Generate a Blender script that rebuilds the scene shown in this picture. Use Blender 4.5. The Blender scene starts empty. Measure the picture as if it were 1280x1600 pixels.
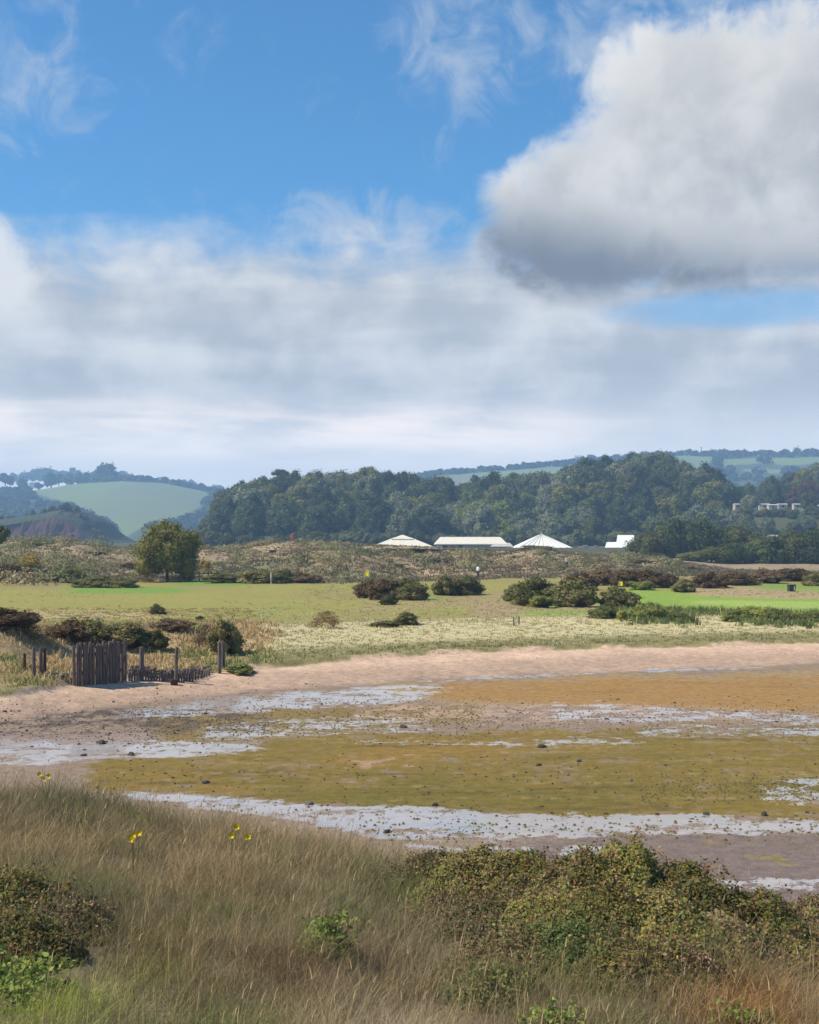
import bpy, math, random
import numpy as np
from mathutils import Vector
R = math.radians
sc = bpy.context.scene
COL = sc.collection
random.seed(7)
rng = np.random.default_rng(11)

# ------------------------------------------------------------------ camera
F, HZ, CH = 2030.0, 840.0, 6.5            # focal length in photo pixels, horizon row, eye height
cam_d = bpy.data.cameras.new('camera')
cam = bpy.data.objects.new('camera', cam_d)
COL.objects.link(cam)
cam.location = (0, 0, CH)
cam.rotation_euler = (R(90), 0, 0)
cam_d.sensor_fit = 'HORIZONTAL'
cam_d.sensor_width = 36
cam_d.lens = F * 36 / 1280
cam_d.shift_y = 40 / 1280
cam_d.clip_start = 0.1
cam_d.clip_end = 30000
sc.camera = cam

# ------------------------------------------------------------------ render / exposure
sc.view_settings.view_transform = 'Standard'
sc.view_settings.look = 'None'
sc.view_settings.exposure = 0.4
sc.view_settings.gamma = 1
sc.view_settings.use_curve_mapping = False
sc.render.engine = 'CYCLES'
try:
    sc.cycles.use_denoising = True
    sc.cycles.denoiser = 'OPENIMAGEDENOISE'
except Exception:
    pass
sc.cycles.max_bounces = 6
sc.cycles.diffuse_bounces = 3
sc.cycles.glossy_bounces = 2
sc.cycles.transmission_bounces = 3
sc.cycles.volume_bounces = 2
sc.cycles.transparent_max_bounces = 4

# ------------------------------------------------------------------ sun
SUN = Vector((-0.66, -0.12, 0.74)).normalized()
sun_d = bpy.data.lights.new('sun', 'SUN')
sun_d.energy = 5.0
sun_d.angle = R(0.53)
sun_d.color = (1.0, 0.90, 0.74)
sun = bpy.data.objects.new('sun', sun_d)
COL.objects.link(sun)
sun.location = (-60, 10, 80)
sun.rotation_euler = SUN.to_track_quat('Z', 'Y').to_euler()
SUN_EL = math.asin(SUN.z)
SUN_AZ = math.atan2(SUN.x, SUN.y)

# ------------------------------------------------------------------ node helpers
class V:
    """a node socket with arithmetic"""
    def __init__(s, nt, sock): s.nt, s.s = nt, sock
    def _m(s, op, *a, clamp=False):
        n = s.nt.nodes.new('ShaderNodeMath'); n.operation = op; n.use_clamp = clamp
        for i, x in enumerate((s,) + a):
            if isinstance(x, V): s.nt.links.new(x.s, n.inputs[i])
            else: n.inputs[i].default_value = x
        return V(s.nt, n.outputs[0])
    def __add__(s, o): return s._m('ADD', o)
    __radd__ = __add__
    def __sub__(s, o): return s._m('SUBTRACT', o)
    def __rsub__(s, o): return s._m('MULTIPLY_ADD', -1.0, o)
    def __mul__(s, o): return s._m('MULTIPLY', o)
    __rmul__ = __mul__
    def __truediv__(s, o): return s._m('DIVIDE', o)
    def max(s, o): return s._m('MAXIMUM', o)
    def min(s, o): return s._m('MINIMUM', o)
    def smin(s, o, k): return s._m('SMOOTH_MIN', o, k)
    def smax(s, o, k): return s._m('SMOOTH_MAX', o, k)
    def step(s, a, b):                       # smoothstep a..b
        n = s.nt.nodes.new('ShaderNodeMapRange'); n.interpolation_type = 'SMOOTHSTEP'
        s.nt.links.new(s.s, n.inputs['Value'])
        for k, x in (('From Min', a), ('From Max', b)):
            if isinstance(x, V): s.nt.links.new(x.s, n.inputs[k])
            else: n.inputs[k].default_value = x
        return V(s.nt, n.outputs['Result'])
def comb(nt, x, y, z):
    n = nt.nodes.new('ShaderNodeCombineXYZ')
    for i, k in enumerate((x, y, z)):
        if isinstance(k, V): nt.links.new(k.s, n.inputs[i])
        else: n.inputs[i].default_value = k
    return V(nt, n.outputs[0])
def noise(nt, vec, scale, detail=5, rough=0.55, dist=0.0, dim='3D'):
    n = nt.nodes.new('ShaderNodeTexNoise'); n.noise_dimensions = dim
    if vec is not None: nt.links.new(vec.s, n.inputs['Vector'])
    n.inputs['Scale'].default_value = scale; n.inputs['Detail'].default_value = detail
    n.inputs['Roughness'].default_value = rough; n.inputs['Distortion'].default_value = dist
    return V(nt, n.outputs[0])
def mixc(nt, f, a, b, mode='MIX'):
    n = nt.nodes.new('ShaderNodeMix'); n.data_type = 'RGBA'; n.blend_type = mode
    if isinstance(f, V): nt.links.new(f.s, n.inputs[0])
    else: n.inputs[0].default_value = f
    for i, x in ((6, a), (7, b)):
        if isinstance(x, V): nt.links.new(x.s, n.inputs[i])
        else: n.inputs[i].default_value = (*x, 1)
    return V(nt, n.outputs[2])

# ------------------------------------------------------------------ sky
world = bpy.data.worlds.new('World')
sc.world = world
world.use_nodes = True
nt = world.node_tree
nt.nodes.clear()
SKY_S = 0.1
sky = nt.nodes.new('ShaderNodeTexSky')
sky.sky_type = 'NISHITA'
sky.sun_disc = False
sky.sun_elevation = SUN_EL
sky.sun_rotation = SUN_AZ
sky.air_density = 1.0; sky.dust_density = 0.3; sky.ozone_density = 2.0
geo = nt.nodes.new('ShaderNodeTexCoord')
sep = nt.nodes.new('ShaderNodeSeparateXYZ')
nt.links.new(geo.outputs['Generated'], sep.inputs[0])
dx, dy, dz = (V(nt, sep.outputs[i]) for i in range(3))
az = dx._m('ARCTAN2', dy)                   # azimuth east of the view axis, radians
el = dz._m('ARCSINE')                       # elevation
X = az * 20.30 + 6.4                        # both in units of 1/20.3 rad
Y = 8.4 - el * 20.30                        # grows downwards, 8.4 at the horizon
p2 = comb(nt, X, Y, 0.0)
pst = comb(nt, X * 0.55, Y * 1.5, 3.0)
n_big = noise(nt, p2, 0.55, 3, 0.5) - 0.5
n_mid = noise(nt, p2, 1.25, 8, 0.6, 0.35) - 0.5
n_fine = noise(nt, p2, 4.5, 7, 0.65, 0.4) - 0.5
n_str = noise(nt, pst, 0.75, 7, 0.58, 0.5) - 0.5
n_str2 = noise(nt, comb(nt, X * 0.35, Y * 1.9, 9.0), 0.9, 6, 0.55, 0.3) - 0.5
# clear sky: Nishita, a little deeper
blue = mixc(nt, 1.0, V(nt, sky.outputs[0]), (0.37, 0.84, 1.12), 'MULTIPLY')
hi = 1 / SKY_S
def lin(*c): return tuple(k * hi for k in c)
# thin wisps high up
wis = (noise(nt, comb(nt, X * 0.9, Y * 0.8, 21.0), 1.5, 8, 0.62, 0.9) - 0.5)
wz = wis + n_mid * 0.35
w_left = (1.0 - (((X - 0.3) / 2.0)._m('POWER', 2.0) + ((Y - 1.6) / 1.6)._m('POWER', 2.0))).max(0.0)
w_mid = (1.0 - (((X - 7.3) / 1.7)._m('POWER', 2.0) + ((Y - 0.9) / 1.4)._m('POWER', 2.0))).max(0.0)
w_top = (1.0 - (((X - 11.0) / 2.6)._m('POWER', 2.0) + ((Y - 0.1) / 0.9)._m('POWER', 2.0))).max(0.0)
w_side = (1.0 - (((X - 9.3) / 1.0)._m('POWER', 2.0) + ((Y - 1.1) / 1.1)._m('POWER', 2.0))).max(0.0)
w_low = (1.0 - (((X - 5.6) / 2.2)._m('POWER', 2.0) + ((Y - 3.5) / 0.6)._m('POWER', 2.0))).max(0.0)
wa = ((w_left * 0.45).max(w_mid * 0.55).max(w_top * 0.8).max(w_side * 0.7).max(w_low * 0.6) + wz * 1.7 - 0.10).step(0.0, 0.8) * 0.6
c1 = mixc(nt, wa, blue, lin(0.42, 0.47, 0.54))
# layered cloud above the horizon
top = 4.15 - (X - 2.0).max(0.0).min(3.5) * 0.07 + (X - 8.0).max(0.0).min(3.0) * 0.22
ba = (Y - top + n_str * 1.5 + n_big * 1.3 + n_mid * 0.8).step(-0.5, 0.55)
hole = (1.0 - (((X - 11.6) / 2.6)._m('POWER', 2.0) + ((Y - 4.95) / 0.42)._m('POWER', 2.0))).max(0.0)
ba = ba * (1.0 - (hole * 1.1 + n_mid * 0.9).step(0.15, 0.9) * 0.62)
bt = (n_str * 1.0 + n_str2 * 1.0 + n_big * 1.2 + n_mid * 0.8 + 0.44)
band = mixc(nt, bt.step(0.05, 0.95), lin(0.39, 0.405, 0.425), lin(0.66, 0.65, 0.63))
# paler, warmer streak low down, blue-grey again on the horizon
warm = (Y - 6.85)._m('ABSOLUTE').step(0.75, 0.1) * (n_str2 * 2.2 + 0.45).step(0.1, 0.8) * (X - 8.6).step(2.5, -1.5)
band = mixc(nt, warm, band, lin(1.25, 1.0, 0.82))
low = (Y - 6.7).step(-0.9, 0.9)
band = mixc(nt, low * 0.8, band, lin(1.04, 0.98, 0.92))
c2 = mixc(nt, ba * 0.95, c1, band)
# big cumulus on the right, small one at the left edge
def ell(cx, cy, rx, ry):
    return 1.0 - (((X - cx) / rx)._m('POWER', 2.0) + ((Y - cy) / ry)._m('POWER', 2.0))
cu = ell(9.35, 3.6, 1.95, 1.40).smax(ell(10.9, 2.75, 2.35, 2.15), 0.35).smax(ell(13.2, 2.7, 3.0, 2.45), 0.35)
cu = cu + n_mid * 1.35 + n_fine * 0.12 + n_big * 0.35
flat = (4.98 - Y + n_mid * 0.5 - (X - 9.0).max(0.0) * 0.03)         # flat base
cu = cu.smin(flat * 0.9, 0.25)
ca = cu.step(-0.05, 0.5)
yb = 3.45 + (X - 8.2).max(0.0).min(3.6) * 0.23
sh = (Y - yb + n_mid * 0.9 + n_big * 0.5).step(-0.55, 0.65)
lit = (n_big * 1.6 + n_mid * 1.1 + 0.55 - (X - 9.5).max(0.0) * 0.03)
ccol = mixc(nt, lit.step(0.1, 0.95), lin(0.36, 0.375, 0.38), lin(0.60, 0.59, 0.575))
rim = cu.step(0.75, 0.12) * (Y - 3.6).step(0.5, -0.8)
ccol = mixc(nt, rim * 0.65, ccol, lin(0.74, 0.73, 0.72))
ccol = mixc(nt, sh, ccol, lin(0.15, 0.165, 0.19))
c3 = mixc(nt, ca, c2, ccol)
cl = ell(-0.55, 4.6, 1.35, 1.25) + n_mid * 0.9 + n_fine * 0.25
cl = cl.smin((5.75 - Y + n_mid * 0.4) * 1.2, 0.2)
cla = cl.step(0.0, 0.5)
clc = mixc(nt, (Y - 5.3 + n_mid * 0.6).step(-0.5, 0.5), lin(0.66, 0.66, 0.65), lin(0.44, 0.47, 0.50))
c4 = mixc(nt, cla * 0.9, c3, clc)
bg = nt.nodes.new('ShaderNodeBackground')
bg.inputs['Strength'].default_value = SKY_S
nt.links.new(c4.s, bg.inputs['Color'])
wo = nt.nodes.new('ShaderNodeOutputWorld')
nt.links.new(bg.outputs[0], wo.inputs['Surface'])
try:
    world.cycles.sampling_method = 'MANUAL'; world.cycles.sample_map_resolution = 512
except Exception:
    pass
#==SKYEND

# ------------------------------------------------------------------ tags and mesh helpers
def tag(o, label=None, cat=None, group=None, kind=None):
    if label: o['label'] = label
    if cat: o['category'] = cat
    if group: o['group'] = group
    if kind: o['kind'] = kind
    return o
def empty(name, loc=(0, 0, 0), rz=0.0):
    o = bpy.data.objects.new(name, None); COL.objects.link(o)
    o.empty_display_size = 0.2
    o.location = loc; o.rotation_euler = (0, 0, rz)
    return o
def link(name, me, parent=None, loc=(0, 0, 0), rz=0.0):
    o = bpy.data.objects.new(name, me); COL.objects.link(o)
    o.location = loc; o.rotation_euler = (0, 0, rz)
    if parent: o.parent = parent
    return o
def copy_tree(o, parent=None):
    c = o.copy(); COL.objects.link(c); c.parent = parent
    for ch in list(o.children): copy_tree(ch, c)
    return c
def np_mesh(name, verts, polys, mats, col=None, attrs=None, smooth=False, midx=None):
    """polys: list of index arrays, each (n,3) or (n,4)"""
    me = bpy.data.meshes.new(name)
    verts = np.asarray(verts, np.float32)
    me.vertices.add(len(verts)); me.vertices.foreach_set('co', verts.ravel())
    polys = [np.asarray(p, np.int32) for p in polys if len(p)]
    loops = np.concatenate([p.ravel() for p in polys])
    sizes = np.concatenate([np.full(len(p), p.shape[1], np.int32) for p in polys])
    starts = np.concatenate([[0], np.cumsum(sizes)[:-1]]).astype(np.int32)
    me.loops.add(len(loops)); me.loops.foreach_set('vertex_index', loops)
    me.polygons.add(len(sizes)); me.polygons.foreach_set('loop_start', starts)
    try: me.polygons.foreach_set('loop_total', sizes)
    except Exception: pass
    if smooth is not None:
        me.polygons.foreach_set('use_smooth', np.full(len(sizes), bool(smooth)))
    if midx is not None: me.polygons.foreach_set('material_index', np.asarray(midx, np.int32))
    if col is not None:
        a = me.color_attributes.new('Col', 'FLOAT_COLOR', 'POINT')
        c4_ = np.ones((len(verts), 4), np.float32); c4_[:, :3] = col
        a.data.foreach_set('color', c4_.ravel())
    for k, v in (attrs or {}).items():
        a = me.attributes.new(k, 'FLOAT', 'POINT'); a.data.foreach_set('value', np.asarray(v, np.float32))
    me.update(calc_edges=True)
    for m in (mats if isinstance(mats, (list, tuple)) else [mats]): me.materials.append(m)
    return me
class MB:
    """collects simple solids, then becomes ONE mesh"""
    def __init__(s): s.v, s.q, s.t = [], [], []
    def n(s): return len(s.v)
    def box(s, c, d, rz=0.0, taper=1.0):
        b = s.n(); cs, sn = math.cos(rz), math.sin(rz)
        for z in (-.5, .5):
            k = 1.0 if z < 0 else taper
            for x, y in ((-.5, -.5), (.5, -.5), (.5, .5), (-.5, .5)):
                xx, yy = x * d[0] * k, y * d[1] * k
                s.v.append((c[0] + xx * cs - yy * sn, c[1] + xx * sn + yy * cs, c[2] + z * d[2]))
        for f in ((0, 3, 2, 1), (4, 5, 6, 7), (0, 1, 5, 4), (1, 2, 6, 5), (2, 3, 7, 6), (3, 0, 4, 7)):
            s.q.append([b + i for i in f])
        return s
    def tube(s, pts, radii, n=7, cap=True):
        b = s.n(); pts = [Vector(p) for p in pts]
        for i, p in enumerate(pts):
            a = pts[max(i - 1, 0)]; c = pts[min(i + 1, len(pts) - 1)]
            t = (c - a).normalized()
            u = t.cross(Vector((0.31, 0.95, 0.05)))
            if u.length < 1e-3: u = t.cross(Vector((1, 0, 0)))
            u.normalize(); w = t.cross(u)
            for k in range(n):
                an = 2 * math.pi * k / n
                q = p + (u * math.cos(an) + w * math.sin(an)) * radii[i]
                s.v.append(tuple(q))
        for i in range(len(pts) - 1):
            for k in range(n):
                s.q.append([b + i * n + k, b + i * n + (k + 1) % n, b + (i + 1) * n + (k + 1) % n, b + (i + 1) * n + k])
        if cap:
            for i, rev in ((0, True), (len(pts) - 1, False)):
                s.v.append(tuple(pts[i])); c = s.n() - 1
                for k in range(n):
                    a, d = b + i * n + k, b + i * n + (k + 1) % n
                    s.t.append([d, a, c] if rev else [a, d, c])
        return s
    def poly(s, vs, quads=(), tris=()):
        b = s.n(); s.v += [tuple(v) for v in vs]
        s.q += [[b + i for i in f] for f in quads]; s.t += [[b + i for i in f] for f in tris]
        return s
    def mesh(s, name, mat, smooth=False):
        return np_mesh(name, s.v, [np.array(s.q).reshape(-1, 4), np.array(s.t).reshape(-1, 3)], mat, smooth=smooth)
    def build(s, name, mat, parent=None, loc=(0, 0, 0), rz=0.0, smooth=False):
        return link(name, s.mesh(name, mat, smooth), parent, loc, rz)

# value noise in numpy
def _h(ix, iy, seed):
    n = (ix.astype(np.int64) * 374761393 + iy.astype(np.int64) * 668265263 + seed * 974634777) & 0xFFFFFFFF
    n = ((n ^ (n >> 13)) * 1274126177) & 0xFFFFFFFF
    n = ((n ^ (n >> 16)) * 2246822519) & 0xFFFFFFFF
    return ((n ^ (n >> 15)) & 0xFFFFFF) / float(0xFFFFFF)
def vnoise(x, y, seed=0):
    ix, iy = np.floor(x), np.floor(y); fx, fy = x - ix, y - iy
    u = fx * fx * fx * (fx * (fx * 6 - 15) + 10); v = fy * fy * fy * (fy * (fy * 6 - 15) + 10)
    a = _h(ix, iy, seed); b = _h(ix + 1, iy, seed); c = _h(ix, iy + 1, seed); d = _h(ix + 1, iy + 1, seed)
    return (a + (b - a) * u) * (1 - v) + (c + (d - c) * u) * v
def fbm(x, y, seed=0, octv=4, gain=0.5):
    x = np.asarray(x, float); y = np.asarray(y, float)
    s = np.zeros(np.broadcast(x, y).shape); a = 1.0; t = 0.0; k = 1.0
    for i in range(octv):
        s += a * (vnoise(x * k + 17.3 * i, y * k - 9.1 * i, seed + i) - 0.5); t += a; a *= gain; k *= 2.03
    return s / t * 2                          # about -1..1
def ss(x, a, b):
    t = np.clip((x - a) / (b - a), 0, 1); return t * t * (3 - 2 * t)
def tab(px, *pairs):
    a = np.array(pairs, float); px = np.asarray(px, float)
    return sum(np.interp(px + d, a[:, 0], a[:, 1]) for d in (-27, -18, -9, 0, 9, 18, 27)) / 7

# ------------------------------------------------------------------ the lie of the land (metres)
def col_of(x, y): return HZ * 0 + 640 + F * x / np.maximum(y, 5.0)
def row_of(y, z): return HZ + F * (CH - z) / np.maximum(y, 5.0)
def pz(px, py, z): y = F * (CH - z) / (py - HZ); return (px - 640) / F * y, y
def shore_low(px):      # lower edge of the sand
    py = tab(px, (-400, 1180), (0, 1128), (120, 1108), (330, 1084), (640, 1062), (830, 1054), (1280, 1035), (1700, 1022))
    return F * (CH - .12) / (py - HZ)
def shore_up(px):       # foot of the grassy bank
    py = tab(px, (-400, 1120), (0, 1094), (60, 1082), (120, 1070), (330, 1051), (400, 1045), (560, 1031), (680, 1023), (830, 1017), (1060, 1010), (1280, 1005), (1700, 996))
    return F * (CH - .6) / (py - HZ)
def dune_crest_row(px):
    return tab(px, (-500, 846), (0, 845), (60, 848), (110, 851), (150, 857), (210, 862), (280, 862), (360, 859), (410, 854), (450, 846),
               (490, 845), (560, 849), (640, 852), (700, 857), (800, 858), (880, 860), (950, 866), (1010, 871), (1060, 878), (1130, 892), (1280, 897), (1700, 897))
def hill_top_row(px):   # tops of the trees on the wooded hill
    return tab(px, (200, 872), (296, 866), (318, 800), (350, 762), (400, 747), (440, 735), (500, 741), (570, 727), (620, 740), (650, 742), (690, 752), (740, 751),
               (800, 745), (850, 735), (880, 733), (905, 717), (950, 714), (1000, 702), (1050, 708), (1085, 720), (1120, 742), (1150, 775), (1180, 762), (1230, 740), (1262, 726), (1300, 728), (1600, 720), (2200, 760))
def far_rise(px):       # skyline ground of the far hills at 2300 m
    py = tab(px, (-800, 775), (0, 768), (60, 765), (120, 757), (190, 752), (250, 755), (320, 768), (370, 782), (450, 795), (560, 772), (650, 752), (700, 747), (780, 741),
             (880, 734), (960, 727), (1060, 719), (1150, 716), (1280, 715), (1800, 722))
    return CH + (HZ - py) / F * 2300
def fg(x, y):           # foreground dune the camera stands on
    px = col_of(x, y)
    yc = tab(px, (-600, 23), (0, 22), (200, 21), (400, 20), (640, 18.5), (860, 15.8), (1130, 15.6), (1280, 16), (1900, 18))
    zc = tab(px, (-600, 2.3), (0, 2.16), (120, 2.20), (200, 1.96), (300, 1.88), (400, 1.86), (520, 1.78), (640, 1.66), (740, 1.95), (860, 2.12), (980, 2.20), (1080, 2.05), (1160, 1.78), (1280, 1.50), (1900, 1.3))
    z9 = 2.62 + 0.25 * fbm(x * .35, y * .35, 5, 3)
    a = np.where(y < 9, 4.75 + (z9 - 4.75) * np.clip(y / 9, -1.0, 1), z9 + (zc - z9) * np.clip((y - 9) / np.maximum(yc - 9, 1), 0, 1))
    a = np.minimum(a, 5.0 + 0 * a)
    a = a - (zc + 0.6) * ss(y, yc - 0.5, yc + 7.5)
    return a + 0.16 * fbm(x * .8, y * .8, 6, 3) * (1 - ss(y, yc + 3, yc + 7))
def height(x, y):
    x = np.asarray(x, float); y = np.asarray(y, float)
    px = col_of(x, y)
    yl, yg = shore_low(px), shore_up(px)
    z = 0.015 * fbm(x * .5, y * .5, 1, 3) + 0.10 * ss(y, yl - 8, yl)
    z = z + 0.48 * np.clip((y - yl) / (yg - yl), 0, 1) + 0.02 * fbm(x * 1.2, y * 1.2, 2, 3) * ss(y, yl - 2, yl)
    jag = 0.5 * fbm(x * .45, y * .1, 3, 3)
    z = z + 0.22 * ss(y + jag, yg, yg + 0.7) + 0.42 * ss(y, yg + .5, yg + 16)
    amp = tab(px, (-600, 2.6), (0, 1.75), (60, 1.05), (110, 0.72), (200, 0.70), (270, .70), (350, .52), (410, .25), (480, .12), (560, 0), (2000, 0))
    yr = tab(px, (-600, 52), (0, 58), (200, 65), (400, 70))
    z = z + amp * np.exp(-((y - yr) / np.where(y < yr, 5.5, 8.0)) ** 2) * (1 + .25 * fbm(x * .3, y * .3, 7, 3))
    g = ss(y, yg + 8, yg + 25)
    z = z + g * (0.13 * fbm(x * .06, y * .06, 8, 3) + 0.03 * fbm(x * .4, y * .4, 9, 2))
    # dunes behind the golf course
    yd = tab(px, (-600, 138), (0, 140), (90, 146), (120, 156), (300, 160), (480, 150), (560, 150), (760, 165), (1000, 172), (1280, 190), (2000, 190))
    zc = CH + (HZ - dune_crest_row(px)) / F * 255 - 0.12 - 0.25 * ss(px, 560, 620) * (1 - ss(px, 940, 1000))
    hum = fbm(x * .085, y * .05, 10, 4) * 2.1 + fbm(x * .22, y * .12, 12, 3) * 0.75
    rise = ss(y, yd, 258) ** 0.8
    fall = 1 - ss(y, 262, 330)
    hz_ = np.clip((zc - 1.3) / 3.5, 0.05, 1)
    dz_ = (zc - 1.25) * rise * fall + hum * hz_ * ss(y, yd, yd + 20) * (1 - ss(y, 225, 258)) * 1.0
    near = tab(px, (-600, 2.6), (0, 2.3), (50, 1.9), (95, .9), (140, .1), (160, 0), (2000, 0))      # nearer dune shoulder on the left
    dz_ = dz_ + near * np.exp(-((y - 165) / 14) ** 2)
    z = z + dz_ + 1.6 * ss(y, 330, 470)
    # wooded hill
    top = CH + (HZ - hill_top_row(px)) / F * 690 - 14.0
    top = np.maximum(top, 2.5)
    front = ss(y, 540, 690)
    hill = (top - 2.8) * front * (1 - 0.75 * ss(y, 700, 980))
    right = ss(px, 1110, 1170)
    terr = (19.5 - 2.8) * ss(y, 540, 632) + (np.maximum(top + 6, 24) - 19.5) * ss(y, 668, 790)
    terr = terr * (1 - 0.8 * ss(y, 810, 1000))
    z = z + hill * (1 - right) + terr * right
    # far hills
    z = z + ss(y, 1250, 2300) ** 1.15 * (far_rise(px) - 4) - 40 * ss(y, 2350, 2800) + 70 * ss(y, 2700, 3300) * tab(px, (-500, 1), (380, 1), (500, .35), (800, .2), (1000, .4), (1280, .6), (2000, .6)) 
    z = z + 3.0 * fbm(x * .004, y * .004, 14, 3) * ss(y, 1200, 1600)
    f_ = fg(x, y)
    return np.where(y < 34, np.maximum(z, f_), z)
def hgt(x, y): return float(height(np.array([x]), np.array([y]))[0])
def gp(px, py, zg=0.5, it=14):
    """ground point seen at a photo pixel"""
    z = zg
    for _ in range(it):
        x, y = pz(px, max(py, HZ + 4), z); z = 0.5 * z + 0.5 * hgt(x, y)
    return x, y, hgt(x, y)
def at(px, y): x = (px - 640) / F * y; return x, y, hgt(x, y)

# ------------------------------------------------------------------ materials
def new_mat(name):
    m = bpy.data.materials.new(name); m.use_nodes = True
    b = m.node_tree.nodes['Principled BSDF']
    return m, m.node_tree, b
def attr(nt, name):
    n = nt.nodes.new('ShaderNodeAttribute'); n.attribute_name = name; return n
def leafy(name, c, spread=0.35, trans=0.3, use_col=False, scale=0.5, rough=0.65, hue=None):
    """foliage: own colour, varied clump by clump and plant by plant"""
    m, nt, b = new_mat(name)
    oi = nt.nodes.new('ShaderNodeObjectInfo')
    rnd = V(nt, oi.outputs['Random'])
    tc = nt.nodes.new('ShaderNodeTexCoord')
    nz = noise(nt, V(nt, tc.outputs['Object']), scale, 3, 0.6)
    if use_col: base = V(nt, attr(nt, 'Col').outputs['Color'])
    else: base = mixc(nt, 0.0, c, c)
    h2 = hue or (c[0] * 1.4 + .006, c[1] * 1.25, c[2] * .85)
    base = mixc(nt, (nz + rnd * 0.5 - 0.25).step(0.35, 0.75) * 0.6, base, h2) if not use_col else base
    br = (nz * spread * 1.6 + (1 - spread * 0.8)) * (rnd * 0.7 + 0.65)
    n = nt.nodes.new('ShaderNodeVectorMath'); n.operation = 'SCALE'
    nt.links.new(base.s, n.inputs[0]); nt.links.new(br.s, n.inputs['Scale'])
    b.inputs['Roughness'].default_value = rough
    b.inputs['Specular IOR Level'].default_value = 0.25
    nt.links.new(n.outputs[0], b.inputs['Base Color'])
    if trans > 0:
        t = nt.nodes.new('ShaderNodeBsdfTranslucent'); nt.links.new(n.outputs[0], t.inputs['Color'])
        mx = nt.nodes.new('ShaderNodeMixShader'); mx.inputs[0].default_value = trans
        nt.links.new(b.outputs[0], mx.inputs[1]); nt.links.new(t.outputs[0], mx.inputs[2])
        nt.links.new(mx.outputs[0], nt.nodes['Material Output'].inputs['Surface'])
    return m
def rough_mat(name, c, c2=None, scale=4.0, rough=0.85, stretch=(1, 1, 1), bump=0.3, spec=0.3):
    m, nt, b = new_mat(name)
    tc = nt.nodes.new('ShaderNodeTexCoord')
    mp = nt.nodes.new('ShaderNodeMapping'); mp.inputs['Scale'].default_value = stretch
    nt.links.new(tc.outputs['Object'], mp.inputs['Vector'])
    nz = noise(nt, V(nt, mp.outputs[0]), scale, 6, 0.62)
    c2 = c2 or tuple(k * 0.6 for k in c)
    nt.links.new(mixc(nt, nz.step(0.3, 0.7), c2, c).s, b.inputs['Base Color'])
    b.inputs['Roughness'].default_value = rough
    b.inputs['Specular IOR Level'].default_value = spec
    if bump:
        bp = nt.nodes.new('ShaderNodeBump'); bp.inputs['Strength'].default_value = bump; bp.inputs['Distance'].default_value = 0.02
        nt.links.new(nz.s, bp.inputs['Height']); nt.links.new(bp.outputs[0], b.inputs['Normal'])
    return m
M = {}
# ground: colour comes from the zones below, wetness from its own attribute
m, nt, b = new_mat('ground'); M['ground'] = m
gc = V(nt, attr(nt, 'Col').outputs['Color']); wet = V(nt, attr(nt, 'wet').outputs['Fac'])
tc = nt.nodes.new('ShaderNodeTexCoord'); ob = V(nt, tc.outputs['Object'])
g1 = noise(nt, ob, 3.0, 6, 0.65); g2 = noise(nt, ob, 14.0, 4, 0.7)
br = ((g1 - 0.5) * 1.3 + (g2 - 0.5) * 1.5 + 1.0).max(0.3)
n = nt.nodes.new('ShaderNodeVectorMath'); n.operation = 'SCALE'
nt.links.new(gc.s, n.inputs[0]); nt.links.new(br.s, n.inputs['Scale'])
wf = (wet + ((g1 - 0.5) * 2.2 + (g2 - 0.5) * 2.6) * (wet * 4.0).min(1.0)).step(0.36, 0.78)
nt.links.new(mixc(nt, wf * 0.55, V(nt, n.outputs[0]), (0.52, 0.48, 0.46)).s, b.inputs['Base Color'])  # wet patches paled in the base colour, standing in for part of the reflected sky
rg = nt.nodes.new('ShaderNodeMapRange'); nt.links.new(wf.s, rg.inputs[0]); rg.inputs[3].default_value = 0.9; rg.inputs[4].default_value = 0.12
nt.links.new(rg.outputs[0], b.inputs['Roughness'])
io = nt.nodes.new('ShaderNodeMapRange'); nt.links.new(wf.s, io.inputs[0]); io.inputs[3].default_value = 1.3; io.inputs[4].default_value = 2.3
nt.links.new(io.outputs[0], b.inputs['IOR'])
bp = nt.nodes.new('ShaderNodeBump'); bp.inputs['Distance'].default_value = 0.05
nt.links.new(((1.0 - wf) * 0.5).s, bp.inputs['Strength']); nt.links.new((g1 + g2 * .5).s, bp.inputs['Height'])
nt.links.new(bp.outputs[0], b.inputs['Normal'])
m, nt, b = new_mat('far_land'); M['far'] = m
nt.links.new(attr(nt, 'Col').outputs['Color'], b.inputs['Base Color']); b.inputs['Roughness'].default_value = 1
M['grass'] = leafy('grass_blades', (.2, .2, .1), use_col=True, spread=0.25, trans=0.25, scale=0.7)
M['leafcol'] = leafy('mixed_leaves', (.1, .1, .04), use_col=True, spread=0.3, trans=0.3, scale=1.5)
M['tree_dark'] = leafy('dark_foliage', (0.0583, 0.0841, 0.0227), scale=.35)
M['tree_olive'] = leafy('olive_foliage', (0.1204, 0.1261, 0.0252), scale=.35)
M['tree_grey'] = leafy('grey_green_foliage', (0.1124, 0.1366, 0.0554), scale=.35, hue=(.20, .20, .12))
M['tree_bright'] = leafy('fresh_green_foliage', (0.1514, 0.1838, 0.0302), scale=.35)
M['tree_rust'] = leafy('rusty_foliage', (0.1145, 0.0654, 0.0342), scale=.35)
M['lone'] = leafy('autumn_foliage', (0.1702, 0.1640, 0.0231), scale=.5, hue=(.205, .175, .036), spread=.45)
M['gorse'] = leafy('gorse_foliage', (0.1424, 0.1456, 0.0378), scale=1.2, hue=(.22, .165, .07))
M['gorse_brown'] = leafy('brown_gorse_foliage', (0.1463, 0.0900, 0.0342), scale=1.2, hue=(.13, .095, .055))
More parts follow.
